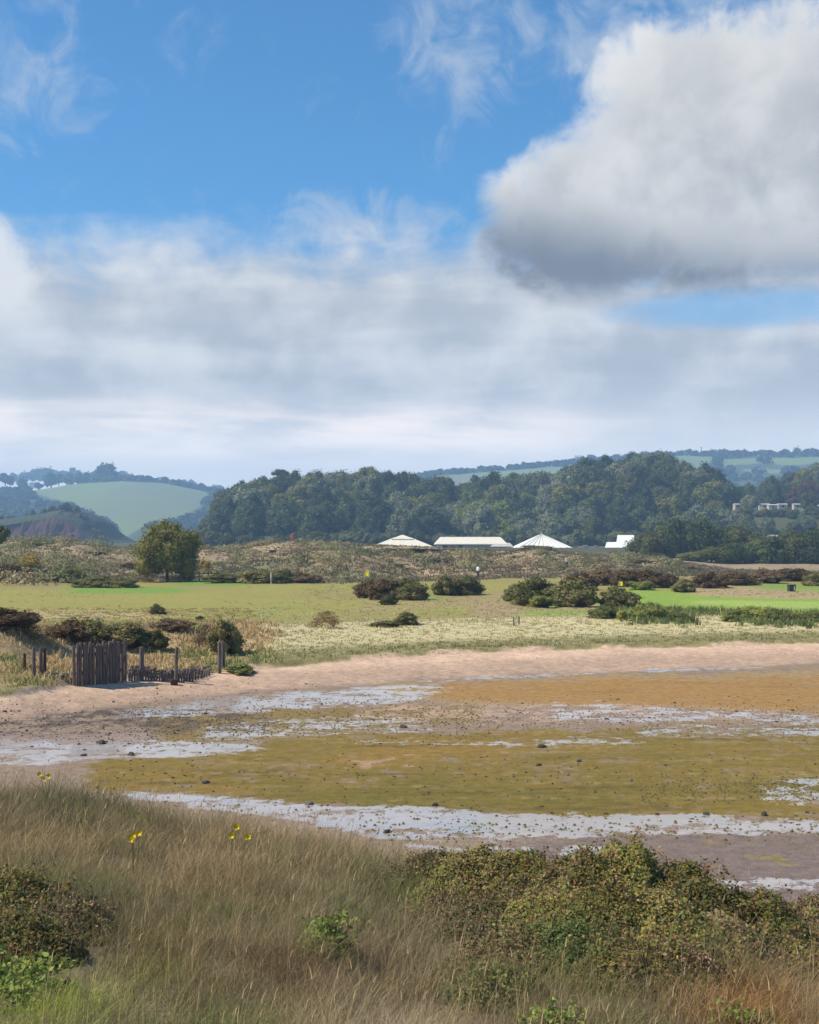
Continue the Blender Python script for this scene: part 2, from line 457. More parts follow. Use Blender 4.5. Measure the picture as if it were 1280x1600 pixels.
M['gorse_green'] = leafy('green_shrub_foliage', (0.1898, 0.2151, 0.0601), scale=1.2)
M['twiggy'] = leafy('twiggy_foliage', (0.2015, 0.1430, 0.0715), scale=1.4)
M['yellow_shrub'] = leafy('yellowing_foliage', (0.2635, 0.1820, 0.0330), scale=1.0)
M['far_tree'] = leafy('far_foliage', (0.0613, 0.0875, 0.0385), scale=.2)
M['bark'] = rough_mat('bark', (.10, .08, .06), (.04, .032, .025), 3, .95, (1, 1, .3))
M['wood'] = rough_mat('weathered_wood', (.20, .155, .135), (.055, .040, .036), 5, .9, (6, 6, .45), .8)
M['wood_red'] = rough_mat('reddish_wood', (.13, .05, .035), (.05, .022, .018), 5, .9, (6, 6, .5), .6)
M['stone'] = rough_mat('dark_stone', (.075, .062, .050), (.022, .020, .017), 7, .8)
M['stone_pale'] = rough_mat('grey_stone', (.20, .17, .15), (.08, .066, .058), 7, .85)
M['weed'] = rough_mat('weedy_stone', (.050, .055, .018), (.018, .018, .010), 9, .7)
M['white'] = rough_mat('white_canvas', (.80, .79, .74), (.70, .69, .64), 1.2, .6, bump=0)
M['cream'] = rough_mat('cream_roof', (.72, .67, .55), (.62, .57, .46), 1.0, .6, bump=0)
M['grey_wall'] = rough_mat('pale_wall', (.50, .47, .42), (.40, .37, .33), 1.0, .8, bump=0)
M['pink_wall'] = rough_mat('pink_wall', (.50, .33, .27), (.40, .26, .22), 1.0, .8, bump=0)
M['dark_glass'] = rough_mat('dark_glass', (.03, .035, .04), (.02, .02, .025), 1.0, .15, bump=0, spec=.6)
M['yellow'] = rough_mat('yellow_flag', (.80, .68, .02), (.72, .60, .02), 3, .7, bump=0)
M['red'] = rough_mat('red_flag', (.75, .08, .04), (.62, .06, .03), 3, .7, bump=0)
M['flower'] = rough_mat('yellow_petals', (.85, .60, .01), (.75, .50, .01), 6, .6, bump=0)
M['pole'] = rough_mat('pale_pole', (.55, .52, .46), (.42, .40, .36), 3, .6, bump=0)
M['bin'] = rough_mat('dark_green_plastic', (.030, .05, .045), (.02, .034, .03), 3, .5, bump=0)
M['cloth_white'] = rough_mat('white_cotton', (.72, .72, .74), (.6, .6, .62), 6, .9, bump=0)
M['cloth_dark'] = rough_mat('navy_cotton', (.04, .045, .07), (.03, .03, .05), 6, .9, bump=0)
M['skin'] = rough_mat('skin', (.50, .30, .22), (.45, .26, .19), 6, .6, bump=0)
M['hair'] = rough_mat('brown_hair', (.05, .03, .02), (.03, .02, .015), 8, .7, bump=0)
M['cliff'] = rough_mat('red_sandstone', (.088, .036, .030), (.050, .024, .022), .12, .95, (1, 1, 2.0), .6)
M['stem'] = rough_mat('bramble_stem', (.10, .055, .040), (.06, .03, .025), 4, .8, bump=0)

# ------------------------------------------------------------------ ground colours by zone
def stripe(px, py, pts, feather=4.0, _k=1.0):
    """soft membership of a band given as (px, top, bottom) samples"""
    a = np.array(pts, float)
    t = np.interp(px, a[:, 0], a[:, 1]); bt = np.interp(px, a[:, 0], a[:, 2])
    w = ss(py, t - feather, t + feather) * (1 - ss(py, bt - feather, bt + feather))
    e = 25.0
    return w * ss(px, a[0, 0] - e, a[0, 0] + e) * (1 - ss(px, a[-1, 0] - e, a[-1, 0] + e))
def blend(c, col, w): w = np.clip(w, 0, 1)[:, None]; return c * (1 - w) + np.array(col) * w
def ground_colour(x, y, z):
    N = len(x)
    px = col_of(x, y); py = row_of(y, z)
    wx = fbm(x * .12, y * .12, 30, 4); wy = fbm(x * .5, y * .5, 31, 4); w3 = fbm(x * 1.7, y * 1.7, 32, 4)
    ppx = px + 20 * wx; ppy = py + (5 * wx + 4 * wy + 4 * w3) * np.clip((py - HZ) / 300, 0, 1)
    w4 = fbm(x * 4.5, y * 3.0, 33, 3)
    P = wy * .55 + w3 * .75 + w4 * .6                                             # patchiness
    yl, yg = shore_low(px), shore_up(px)
    mud = 1 - ss(y + .6 * wy, yl - .8, yl + .8)
    c = np.tile(np.array([[.225, .165, .118]]), (N, 1))
    wetv = np.zeros(N)
    S = lambda pts, f=4.0: stripe(ppx, ppy, pts, f * 1.7)
    def cover(w, k=1.0): return ss(w * k + P * .85, .08, .92) * (w > .01)
    olive = (.172, .118, .022); oran = (.285, .155, .042); tan_ = (.28, .195, .095)
    w = S([(140, 1186, 1236), (300, 1172, 1240), (500, 1150, 1256), (640, 1145, 1264), (900, 1140, 1282), (1320, 1128, 1286)], 6)
    c = blend(c, olive, cover(w)); c = blend(c, (.215, .130, .026), cover(w) * ss(wx + .5 * wy, .0, .6) * .8)
    c = blend(c, (.118, .098, .016), cover(w) * ss(-wx + .5 * wy, .1, .7) * .7)
    sk = fbm(x * .22 + 7, y * 1.6, 36, 4); al = S([(140, 1186, 1236), (300, 1172, 1240), (500, 1150, 1256), (640, 1145, 1264), (900, 1140, 1282), (1320, 1128, 1286)], 6)
    c = blend(c, (.095, .072, .018), al * ss(sk + .4 * w4, .22, .75) * .75); c = blend(c, (.26, .19, .075), al * ss(-sk + .5 * w4, .30, .8) * .7)
    c = blend(c, (.33, .215, .13), S([(150, 1196, 1232), (500, 1185, 1245), (800, 1178, 1222)], 8) * ss(wx * .6 + w3, .38, .7) * .8)
    w = S([(230, 1118, 1160), (330, 1112, 1160), (450, 1107, 1152), (640, 1100, 1138), (760, 1100, 1128)], 5)
    c = blend(c, (.185, .128, .035), cover(w) * .9)
    w = S([(600, 1072, 1086), (760, 1064, 1102), (900, 1058, 1108), (1320, 1045, 1114)], 5)
    c = blend(c, tan_, cover(w, 1.2)); 
    w = S([(660, 1068, 1090), (800, 1066, 1100), (1000, 1062, 1106), (1320, 1058, 1112)], 6)
    c = blend(c, oran, cover(w) * .82)
    c = blend(c, (.20, .10, .03), w * ss(fbm(x * .25, y * 1.5, 37, 4), .15, .7) * .7)
    w = S([(560, 1100, 1128), (800, 1102, 1132), (1000, 1106, 1128), (1320, 1116, 1126)], 5)
    c = blend(c, (.40, .27, .20), w * ss(P, -.3, .3) * .8)
    w = S([(780, 1318, 1400), (900, 1302, 1420), (1320, 1300, 1500)], 6)
    c = blend(c, (.165, .123, .105), w)
    c = blend(c, (.20, .145, .055), S([(800, 1306, 1326), (1320, 1302, 1330)], 7) * ss(P, -.1, .4) * .8)
    c = blend(c, (.20, .17, .05), S([(1050, 1330, 1372), (1320, 1330, 1372)], 8) * ss(w3, .30, .55) * .8)
    c = blend(c, (.12, .10, .03), S([(560, 1278, 1316), (1320, 1278, 1306)], 5) * ss(w3 + .4 * wy, .22, .5))
    w = S([(-60, 1106, 1152), (150, 1108, 1150), (300, 1108, 1142), (420, 1118, 1140)], 5)
    c = blend(c, (.085, .062, .050), w * ss(P, -.28, .30) * .95)
    c = blend(c, (.26, .20, .18), S([(-60, 1146, 1176), (60, 1150, 1170), (240, 1140, 1160)], 5) * .6)
    for pts, k, f in (
        ([(190, 1112, 1126), (330, 1092, 1117), (450, 1082, 1108), (620, 1073, 1098), (700, 1072, 1082)], .95, 3),
        ([(-60, 1158, 1196), (60, 1158, 1196), (130, 1160, 1184), (260, 1156, 1182), (400, 1156, 1174)], 1.0, 3),
        ([(300, 1136, 1158), (430, 1126, 1150), (560, 1118, 1146), (680, 1122, 1144)], .62, 4),
        ([(185, 1236, 1244), (300, 1242, 1262), (450, 1254, 1280), (600, 1262, 1312), (800, 1268, 1312), (1000, 1272, 1302), (1320, 1280, 1302)], 1.05, 3),
        ([(640, 1320, 1336), (800, 1322, 1335), (970, 1325, 1335)], .9, 3),
        ([(1090, 1374, 1392), (1150, 1375, 1393), (1320, 1375, 1393)], 1.15, 3),
        ([(1190, 1222, 1250), (1250, 1216, 1254), (1320, 1214, 1254)], .72, 5),
        ([(1000, 1138, 1150), (1160, 1132, 1150), (1320, 1128, 1152)], .58, 4),
        ([(860, 1100, 1124), (940, 1102, 1128), (1080, 1112, 1128), (1320, 1118, 1128)], .66, 4),
        ([(560, 1158, 1166), (800, 1160, 1168), (1000, 1150, 1162)], .45, 4),
        ([(660, 1060, 1068), (830, 1054, 1060), (1000, 1046, 1051), (1200, 1038, 1043)], .75, 2)):
        wetv = np.maximum(wetv, S(pts, f) * k)
    wetv = wetv * mud
    st_ = fbm(x * .7, y * 2.6, 34, 3); wetv = np.clip(wetv * .82 + (.48 * w3 + .65 * w4 + .75 * st_) * np.clip(wetv * 3, 0, 1), 0, 1.2)
    # sand
    sand = np.array([.50, .345, .240]) * (1 + .16 * wy[:, None] + .12 * w3[:, None])
    hi_ = np.clip((y - yl) / (yg - yl), 0, 1)
    sand = sand * (0.78 + .30 * ss(hi_, .35, .95))[:, None]
    sand = blend(sand, (.24, .15, .12), ss(w3 + .3 * wy, .42, .6) * .55 * (1 - ss(hi_, .5, .9)))
    c = c * mud[:, None] + sand * (1 - mud)[:, None]
    # bank and rough grass
    veg = ss(y + .9 * wy + .5 * w3, yg - .1, yg + .5)
    bank = np.array([.21, .185, .075]) * (1 + .3 * w3[:, None])
    bank = blend(bank, (.46, .395, .215), ss(y, yg + 3, yg + 7) * (1 - ss(y, yg + 18, yg + 22)))
    left = 1 - ss(px, 330, 460)
    bank = blend(bank, (.37, .255, .125), left * ss(y, yg + .5, yg + 3) * (1 - ss(y, 76, 80)))
    c = c * (1 - veg)[:, None] + bank * veg[:, None]
    # golf course
    gf = ss(y, yg + 17, yg + 23) * np.where(px < 420, ss(y, 72, 80), 1)
    g = np.tile(np.array([[.245, .200, .066]]), (N, 1))
    gx = fbm(x * .05, y * .05, 40, 4); gy_ = fbm(x * .3, y * .3, 41, 3)
    g = blend(g, (.255, .235, .055), ss(gx, -.3, .4))
    G = lambda pts, f=3.0: stripe(px + 10 * gy_, py + 2.2 * gx + 1.3 * gy_, pts, f)
    g = blend(g, (.185, .225, .045), G([(300, 978, 990), (400, 974, 990), (500, 978, 990)], 3) * .9)
    g = blend(g, (.235, .225, .055), G([(-100, 940, 978), (200, 944, 984), (480, 946, 976)], 4) * .6)
    g = blend(g, (.150, .245, .036), G([(105, 917, 929), (180, 917, 928), (290, 918, 927)], 2))
    g = blend(g, (.140, .24, .034), G([(270, 908, 915), (390, 908, 914)], 1.6))
    g = blend(g, (.37, .31, .15), G([(-100, 957, 968), (120, 955, 966), (260, 960, 968)], 3) * .8)
    g = blend(g, (.30, .215, .115), G([(730, 935, 958), (800, 944, 970), (940, 946, 960)], 3) * .9)
    g = blend(g, (.28, .215, .10), G([(560, 944, 958), (700, 930, 950), (800, 925, 940)], 4) * .7)
    g = blend(g, (.17, .25, .04), G([(600, 933, 938), (690, 929, 935)], 2) * .9)
    g = blend(g, (.19, .28, .036), G([(820, 956, 974), (930, 954, 975)], 2.5))
    g = blend(g, (.20, .29, .040), G([(975, 920, 944), (1100, 925, 950), (1320, 934, 962)], 3))
    g = blend(g, (.29, .36, .085), G([(1080, 938, 944), (1200, 940, 950), (1320, 941, 952)], 2) * .8)
    g = blend(g, (.34, .245, .130), G([(1080, 917, 929), (1160, 916, 934), (1320, 925, 936)], 2.5) * .9)
    g = blend(g, (.17, .25, .045), G([(1180, 912, 922), (1320, 914, 926)], 2) * .8)
    c = c * (1 - gf)[:, None] + g * gf[:, None]
    # dunes
    yd = tab(px, (-600, 138), (0, 140), (90, 146), (120, 156), (300, 160), (480, 150), (560, 150), (760, 165), (1000, 172), (1280, 190), (2000, 190))
    df = ss(y + 4 * gy_ + 5 * gx, yd - 1, yd + 5)
    d = np.tile(np.array([[.29, .215, .125]]), (N, 1))
    d1 = fbm(x * .09, y * .05, 50, 4); d2 = fbm(x * .35, y * .2, 51, 4)
    d = blend(d, (.17, .155, .075), ss(d1 + .5 * d2, .05, .5))
    d = blend(d, (.30, .24, .14), ss(-d1 + .6 * d2, .25, .7) * .85)
    d = blend(d, (.14, .115, .065), ss(d2, .35, .6) * .7)
    c = c * (1 - df)[:, None] + d * df[:, None]
    # flat land and the floor of the wood
    wf_ = ss(y, 300, 420)
    c = blend(c, (.07, .075, .03), wf_)
    # foreground dune soil under the grass
    f_ = fg(x, y)
    dn = (y < 34) * ss(f_ - (z - 1e-4), -.02, .01) * ss(f_, .06, .25)
    c = blend(c, (.12, .10, .055), dn); wetv = wetv * (1 - dn)
    # far hills: fields and woods
    fh = ss(y, 1050, 1200)
    if fh.max() > 0:
        hcol = np.tile(np.array([[.055, .070, .030]]), (N, 1))
        fl = field_mask(px, py)
        hcol = blend(hcol, (.15, .20, .065), fl); hcol = blend(hcol, (.150, .175, .085), fl * ss(fbm(x * .012, y * .004, 44, 3), -.2, .5))
        c = c * (1 - fh)[:, None] + hcol * fh[:, None]
    return np.clip(c, .004, .9), wetv
FIELDS = [[(40, 766), (100, 757), (190, 752), (255, 755), (325, 769), (318, 790), (290, 803), (262, 812), (225, 822), (200, 838), (190, 836), (172, 812), (140, 800), (112, 786), (78, 778)],
          [(655, 762), (680, 744), (760, 738), (860, 730), (905, 728), (890, 745), (700, 762)],
          [(1055, 712), (1115, 714), (1112, 735), (1062, 732)], [(1125, 718), (1180, 716), (1190, 724), (1130, 728)], [(940, 724), (985, 718), (990, 726), (945, 732)],
          [(1195, 716), (1290, 714), (1290, 724), (1230, 727), (1200, 724)], [(1160, 732), (1230, 734), (1225, 740), (1165, 738)]]
def inside(px, py, poly):
    r = np.zeros(len(px), bool); n = len(poly)
    for i in range(n):
        (x1, y1), (x2, y2) = poly[i], poly[(i + 1) % n]
        k = ((y1 > py) != (y2 > py)) & (px < (x2 - x1) * (py - y1) / (y2 - y1 + 1e-9) + x1)
        r ^= k
    return r
def field_mask(px, py):
    r = np.zeros(len(px))
    for p in FIELDS: r = np.maximum(r, inside(px, py, p).astype(float))
    return r

# ------------------------------------------------------------------ ground sheets
def sheet(name, ys, ts, mat):
    yy, tt = np.meshgrid(ys, ts, indexing='ij')
    xx = tt * (yy + 12.0)
    x, y = xx.ravel(), yy.ravel()
    z = height(x, y)
    c, w = ground_colour(x, y, z)
    nr, nc = len(ys), len(ts)
    i = np.arange((nr - 1) * (nc - 1)); r, k = i // (nc - 1), i % (nc - 1)
    a = r * nc + k
    q = np.stack([a, a + 1, a + nc + 1, a + nc], 1)
    me = np_mesh(name, np.stack([x, y, z], 1), [q], mat, col=c, attrs={'wet': w}, smooth=True)
    return tag(link(name, me), kind='structure')
t_in = np.linspace(-.36, .36, 560)
t_out = np.concatenate([-np.geomspace(1.6, .37, 24), t_in, np.geomspace(.37, 1.6, 24)])
ys = np.concatenate([np.linspace(-9.5, 23, 130), np.geomspace(23.1, 78, 380), np.geomspace(78.3, 270, 260), np.geomspace(272, 1100, 110)])
sheet('ground', ys, t_out, M['ground'])
t_far = np.concatenate([-np.geomspace(2.2, .37, 20), np.linspace(-.36, .36, 300), np.geomspace(.37, 2.2, 20)])
sheet('far_hills', np.concatenate([np.linspace(1100, 2450, 130), np.geomspace(2460, 3650, 40)]), t_far, M['far'])

# ------------------------------------------------------------------ grass and leaves builders
def blades(base, h, lean, ang, width, col, segs=3, tipcol=None, face=None):
    """ribbons of grass: base (N,3), everything else (N,)"""
    N = len(base); s = np.linspace(0, 1, segs + 1)
    dx_, dy_ = np.cos(ang), np.sin(ang)
    fa = ang + np.pi / 2 if face is None else face
    wx, wy = np.cos(fa), np.sin(fa)
    P = np.zeros((N, segs + 1, 2, 3))
    for i, k in enumerate(s):
        cx = base[:, 0] + dx_ * lean * h * k ** 1.8; cy = base[:, 1] + dy_ * lean * h * k ** 1.8
        cz = base[:, 2] + h * k * (1 - .38 * lean * k)
        hw = width * .5 * (1 - .92 * k ** 1.4)
        for j, sg in enumerate((-1, 1)):
            P[:, i, j, 0] = cx + sg * hw * wx; P[:, i, j, 1] = cy + sg * hw * wy; P[:, i, j, 2] = cz
    v = P.reshape(-1, 3)
    b = (np.arange(N) * (segs + 1) * 2)[:, None]
    q = np.concatenate([np.stack([b[:, 0] + 2 * i, b[:, 0] + 2 * i + 1, b[:, 0] + 2 * i + 3, b[:, 0] + 2 * i + 2], 1) for i in range(segs)])
    cc = np.repeat(col[:, None, :], segs + 1, 1)
    if tipcol is not None:
        cc = cc + (tipcol - col)[:, None, :] * (s ** 1.5)[None, :, None]
    cc = np.repeat(cc[:, :, None, :], 2, 2).reshape(-1, 3)
    return v, q, cc
class Stuff:
    def __init__(s): s.v, s.q, s.c, s.n = [], [], [], 0
    def add(s, v, q, c): s.v.append(v); s.q.append(q + s.n); s.c.append(c); s.n += len(v); return s
    def mesh(s, name, mat, smooth=False):
        return np_mesh(name, np.concatenate(s.v), [np.concatenate(s.q)], mat, col=np.clip(np.concatenate(s.c), .005, .9), smooth=smooth)
def quads(cen, nrm, size, rg_, aspect=1.0, twist=None):
    """leaf cards: centres, normals, half sizes"""
    N = len(cen)
    nrm = nrm / (np.linalg.norm(nrm, axis=1, keepdims=True) + 1e-9)
    r = rg_.normal(size=(N, 3)) if twist is None else twist
    u = np.cross(nrm, r); u /= np.linalg.norm(u, axis=1, keepdims=True) + 1e-9
    w = np.cross(nrm, u)
    s = size[:, None]
    a = u * s * aspect; b_ = w * s
    v = np.stack([cen - b_, cen + a * .62 - b_ * .05, cen + b_, cen - a * .62 - b_ * .05], 1).reshape(-1, 3)
    q = np.arange(N * 4).reshape(-1, 4)
    return v, q

# ------------------------------------------------------------------ trees and shrubs
def crown_mesh(name, mat, seed, rx, ry, rzz, zc, lobes=16, leaf=.5, n=2200, flat=0.25, core=True, ragged=0.25, shell=.75, lob=1.0):
    """lumpy crown of leaf cards around many lobes, open between them"""
    g = np.random.default_rng(seed)
    V_, Q_ = [], []; nv = 0
    cs, rs = [], []
    for i in range(lobes):
        th = g.uniform(0, 2 * math.pi); ph = math.asin(g.uniform(-.55, 1.0))
        k = g.uniform(.52, .80) * (1 + g.normal() * ragged * .35)
        c = np.array([math.cos(th) * math.cos(ph) * rx * k, math.sin(th) * math.cos(ph) * ry * k, math.sin(ph) * rzz * k])
        cs.append(c); rs.append(g.uniform(.26, .46) * lob * (rx + ry + rzz) / 3)
    cs.append(np.zeros(3)); rs.append(.5 * min(rx, ry, rzz))
    w = np.array(rs) ** 2; w /= w.sum()
    for c, r, k in zip(cs, rs, w):
        m_ = max(12, int(n * k))
        d = g.normal(size=(m_, 3)); d /= np.linalg.norm(d, axis=1, keepdims=True)
        d[:, 2] = np.where(d[:, 2] < -flat, -d[:, 2] * .6, d[:, 2])
        rad = r * (shell + (1 - shell) * 1.25 * g.random(m_)) * (1 + ragged * g.normal(size=m_) * .5)
        p = c + d * rad[:, None]
        nr = d + g.normal(size=(m_, 3)) * .42
        v, q = quads(p, nr, leaf * g.uniform(.55, 1.25, m_), g)
        V_.append(v); Q_.append(q + nv); nv += len(v)
    v = np.concatenate(V_); q = np.concatenate(Q_); tris = []
    if core:                                    # dense inner foliage
        for c, r in zip(cs, rs):
            nu, nw = 8, 5; b = len(v); pts = []
            for i in range(nw + 1):
                for j in range(nu):
                    a_, e = 2 * math.pi * j / nu, math.pi * (i / nw - .5)
                    k = r * .68 * (1 + .5 * (g.random() - .5))
                    pts.append(c + k * np.array([math.cos(a_) * math.cos(e), math.sin(a_) * math.cos(e), math.sin(e)]))
            qq = [[b + i * nu + j, b + i * nu + (j + 1) % nu, b + (i + 1) * nu + (j + 1) % nu, b + (i + 1) * nu + j] for i in range(nw) for j in range(nu)]
            v = np.concatenate([v, np.array(pts)]); q = np.concatenate([q, np.array(qq)])
    v[:, 2] += zc
    return np_mesh(name, v, [q], mat, smooth=False)
def trunk_mesh(name, h, r, seed, limbs=5, spread=2.0):
    g = random.Random(seed); b = MB()
    b.tube([(0, 0, -.4), (0.05 * h * g.uniform(-1, 1), 0.03 * h, h * .35), (0.06 * h * g.uniform(-1, 1), 0, h * .75), (0, 0, h)], [r * 1.35, r, r * .7, r * .3], 8)
    for i in range(limbs):
        a = 2 * math.pi * i / limbs + g.uniform(-.4, .4); z0 = h * g.uniform(.35, .7)
        s = spread * g.uniform(.6, 1)
        b.tube([(0, 0, z0), (math.cos(a) * s * .5, math.sin(a) * s * .5, z0 + s * .45), (math.cos(a) * s, math.sin(a) * s, z0 + s * g.uniform(.7, 1.1))], [r * .55, r * .38, r * .14], 6)
    return b.mesh(name, M['bark'], True)
class Kind:
    """a tree kind: shared crown and trunk meshes, copied as things"""
    def __init__(s, name, crown, trunk):
        s.name, s.crown, s.trunk = name, crown, trunk
    def place(s, loc, scale, rz, label, cat, group):
        o = empty(s.name, loc, rz); o.scale = scale
        tag(o, label, cat, group)
        link('crown', s.crown, o)
        if s.trunk: link('trunk', s.trunk, o)
        return o
# --- the wood on the hill
wood = {}
for mi, mk in enumerate(('tree_dark', 'tree_olive', 'tree_grey', 'tree_bright', 'tree_rust')):
    shapes = []
    for k in range(3 if mi < 3 else 1):
        g = random.Random(mi * 10 + k)
        cm = crown_mesh('crown', M[mk], 100 + mi * 10 + k, 7.2, 7.0, 7.2 + g.uniform(-.6, 1.2), 6.6, lobes=30, leaf=.55, n=4600, ragged=.3, flat=.7)
        shapes.append(Kind('broadleaf_tree', cm, trunk_mesh('trunk', 9.0, .35, 5 + k, 5, 3.5)))
    wood[mk] = shapes
words = {'tree_dark': 'dark green', 'tree_olive': 'olive green', 'tree_grey': 'grey-green', 'tree_bright': 'light green', 'tree_rust': 'rust-brown'}
def wood_zone(px, py):
    a = 'at its left end' if px < 400 else 'above the red flag' if px < 560 else 'above the low cream roof' if px < 690 else 'above the long flat-topped roof' \
        if px < 800 else 'above the pointed roof' if px < 920 else 'above the stepped building' if px < 1010 else 'behind the dark scrub' if px < 1130 else 'by the caravans'
    return a
gw = np.random.default_rng(5)
spots = []
tries = 0
while len(spots) < 285 and tries < 60000:
    tries += 1
    y = gw.uniform(548, 720); px = gw.uniform(285, 1310)
    if px > 1125: y = gw.uniform(540, 815)
    x = (px - 640) / F * y
    if px > 1135 and 622 < y < 682: continue                       # the caravan terrace
    if px < 306 + (y - 548) * .05: continue
    z = hgt(x, y)
    if z < 2.2: continue
    rr = 10.0 if px < 1125 else 11.0
    if any((x - a) ** 2 + (y - b_) ** 2 < rr * rr for a, b_, *_ in spots): continue
    spots.append((x, y, z, px))
spots.sort(key=lambda s_: -s_[1])
for i, (x, y, z, px) in enumerate(spots):
    v = vnoise(np.array([x * .03]), np.array([y * .03]), 77)[0] + gw.normal() * .14
    mk = 'tree_dark' if v < .44 else 'tree_olive' if v < .60 else 'tree_grey'
    if px < 345 and gw.random() < .6: mk = 'tree_grey'
    if 690 < px < 790 and y < 640 and gw.random() < .45: mk = 'tree_bright'
    if px > 1135 and y < 640 and gw.random() < .7 and (row_of(np.array([y]), np.array([z + 13.0 * .62]))[0] < 803): continue
    if abs(px - 1262) < 14 and 682 < y < 705 : mk = 'tree_rust'
    k = wood[mk][int(gw.integers(len(wood[mk])))]
    s = gw.uniform(.78, 1.12)
    if px < 335: s *= .7
    if px > 1135 and y < 622: s *= .62
    py = row_of(np.array([y]), np.array([z + 9]))[0]
    row = 'on the skyline of' if y > 675 else 'high up' if y > 630 else 'half way up' if y > 588 else 'at the foot of'
    size = 'small' if s < .74 else 'middling' if s < .95 else 'large'
    zone = wood_zone(px, py)
    k.place((x, y, z - .5), (s * gw.uniform(.92, 1.08), s, s * gw.uniform(.88, 1.15)), gw.uniform(0, 6.28),
            '%s %s tree %s the wooded hill, %s' % (size, words[mk], row, zone), 'tree', 'trees of the wooded hill')
# bushes and young trees along the foot of the wood and below the caravans
k_edge = [wood['tree_dark'][1], wood['tree_grey'][2], wood['tree_olive'][0]]
for i in range(46):
    px = 300 + i * 17.5 + gw.uniform(-6, 6); y = gw.uniform(532, 546); s = gw.uniform(.34, .55)
    x = (px - 640) / F * y
    k_edge[i % 3].place((x, y, hgt(x, y) - 1.0), (s * 1.25, s * 1.1, s), gw.uniform(0, 6.28), 'low bush at the very foot of the wooded hill, %s' % wood_zone(px, 0), 'bush', 'bushes along the foot of the wood')
for i in range(30):
    px = 1138 + (i % 15) * 11.5 + gw.uniform(-3, 3); y = 606 - (i // 15) * 38 + gw.uniform(-5, 5); s = gw.uniform(.26, .40)
    x = (px - 640) / F * y
    k_edge[i % 3].place((x, y, hgt(x, y) - .8), (s * 1.2, s * 1.1, s), gw.uniform(0, 6.28), 'low bushy tree on the slope %s below the caravans' % ('just' if i < 15 else 'well'), 'tree', 'bushes below the caravans')
# a spreading pine that stands out of the skyline
pine = Kind('pine_tree', crown_mesh('crown', M['tree_grey'], 301, 5.5, 4.5, 1.7, 10.5, lobes=10, leaf=.5, n=900, core=False, ragged=.4), trunk_mesh('trunk', 10.0, .25, 9, 6, 3.2))
x, y, z = at(441, 640); z = CH + (HZ - 737) / F * y - 11.5
pine.place((x, y, z), (1.1, 1, 1), .4, 'flat-topped open pine standing out of the wood skyline near its left end', 'tree', None)
# pale shrubs at the foot of the wood, and the dark wood nearer on the right
sh = [Kind('willow_shrub', crown_mesh('crown', M['tree_grey'], 320 + k, 2.6, 2.2, 2.0, 1.7, lobes=9, leaf=.32, n=900, ragged=.4), None) for k in range(2)]
for i, (px, y, s) in enumerate(((478, 500, 1.0), (500, 505, 1.2), (520, 500, .9), (545, 510, 1.5), (566, 505, 1.7), (588, 512, 1.2), (905, 500, 1.6), (893, 495, 1.1))):
    x, y, z = at(px, y)
    sh[i % 2].place((x, y, max(z, 3.0)), (s, s, s), i * 1.3, ('pale grey-green shrub between the pointed white roof and the stepped building' if px > 800 else
                    'pale grey-green shrub behind the dune crest left of the low pyramid roof'), 'shrub', 'pale shrubs at the foot of the wood')
dk = [Kind('scrub_tree', crown_mesh('crown', M['tree_dark' if k != 1 else 'tree_olive'], 340 + k, 4.6, 4.4, 4.4, 2.4, lobes=30, leaf=.27, n=6500, ragged=.3, flat=.85), trunk_mesh('trunk', 2.2, .2, 40 + k, 4, 1.5)) for k in range(3)]
dark = [(1012, 868, 52, 38, 330, 1), (1035, 868, 60, 52, 335, 0), (1062, 870, 70, 62, 340, 0), (1095, 872, 70, 64, 342, 0), (1125, 872, 64, 58, 345, 2), (1160, 872, 66, 52, 345, 1),
        (1085, 886, 50, 24, 300, 1), (1112, 888, 60, 34, 300, 1), (1145, 888, 64, 42, 302, 0), (1178, 888, 62, 46, 304, 2), (1208, 888, 64, 52, 305, 0), (1240, 889, 66, 60, 306, 1),
        (1270, 889, 64, 66, 303, 0), (1298, 890, 64, 70, 306, 2), (1232, 872, 60, 44, 330, 0), (1275, 872, 60, 46, 332, 2), (1195, 874, 58, 36, 330, 1)]
for i, (px, pb, w_, h_, y, k) in enumerate(dark):
    x = (px - 640) / F * y; z = CH - (pb - HZ) / F * y
    zz = hgt(x, y); top = CH - (pb - h_ - HZ) / F * y
    s1 = w_ / F * y / 9.6; s3 = (top - zz) / 7.2
    dk[k].place((x, y, zz), (s1 * 1.15, s1 * 1.15, s3), i * 1.7,
                ('%s tree in the rounded dark clump right of the stepped building' if pb < 880 and px < 1180 else '%s low tree in the front row of the right-hand dark thicket' if pb > 880 else '%s tree at the back of the right-hand dark thicket')
                % ('olive green' if k == 1 else 'dark green'), 'tree', 'dark scrub trees behind the right of the course')
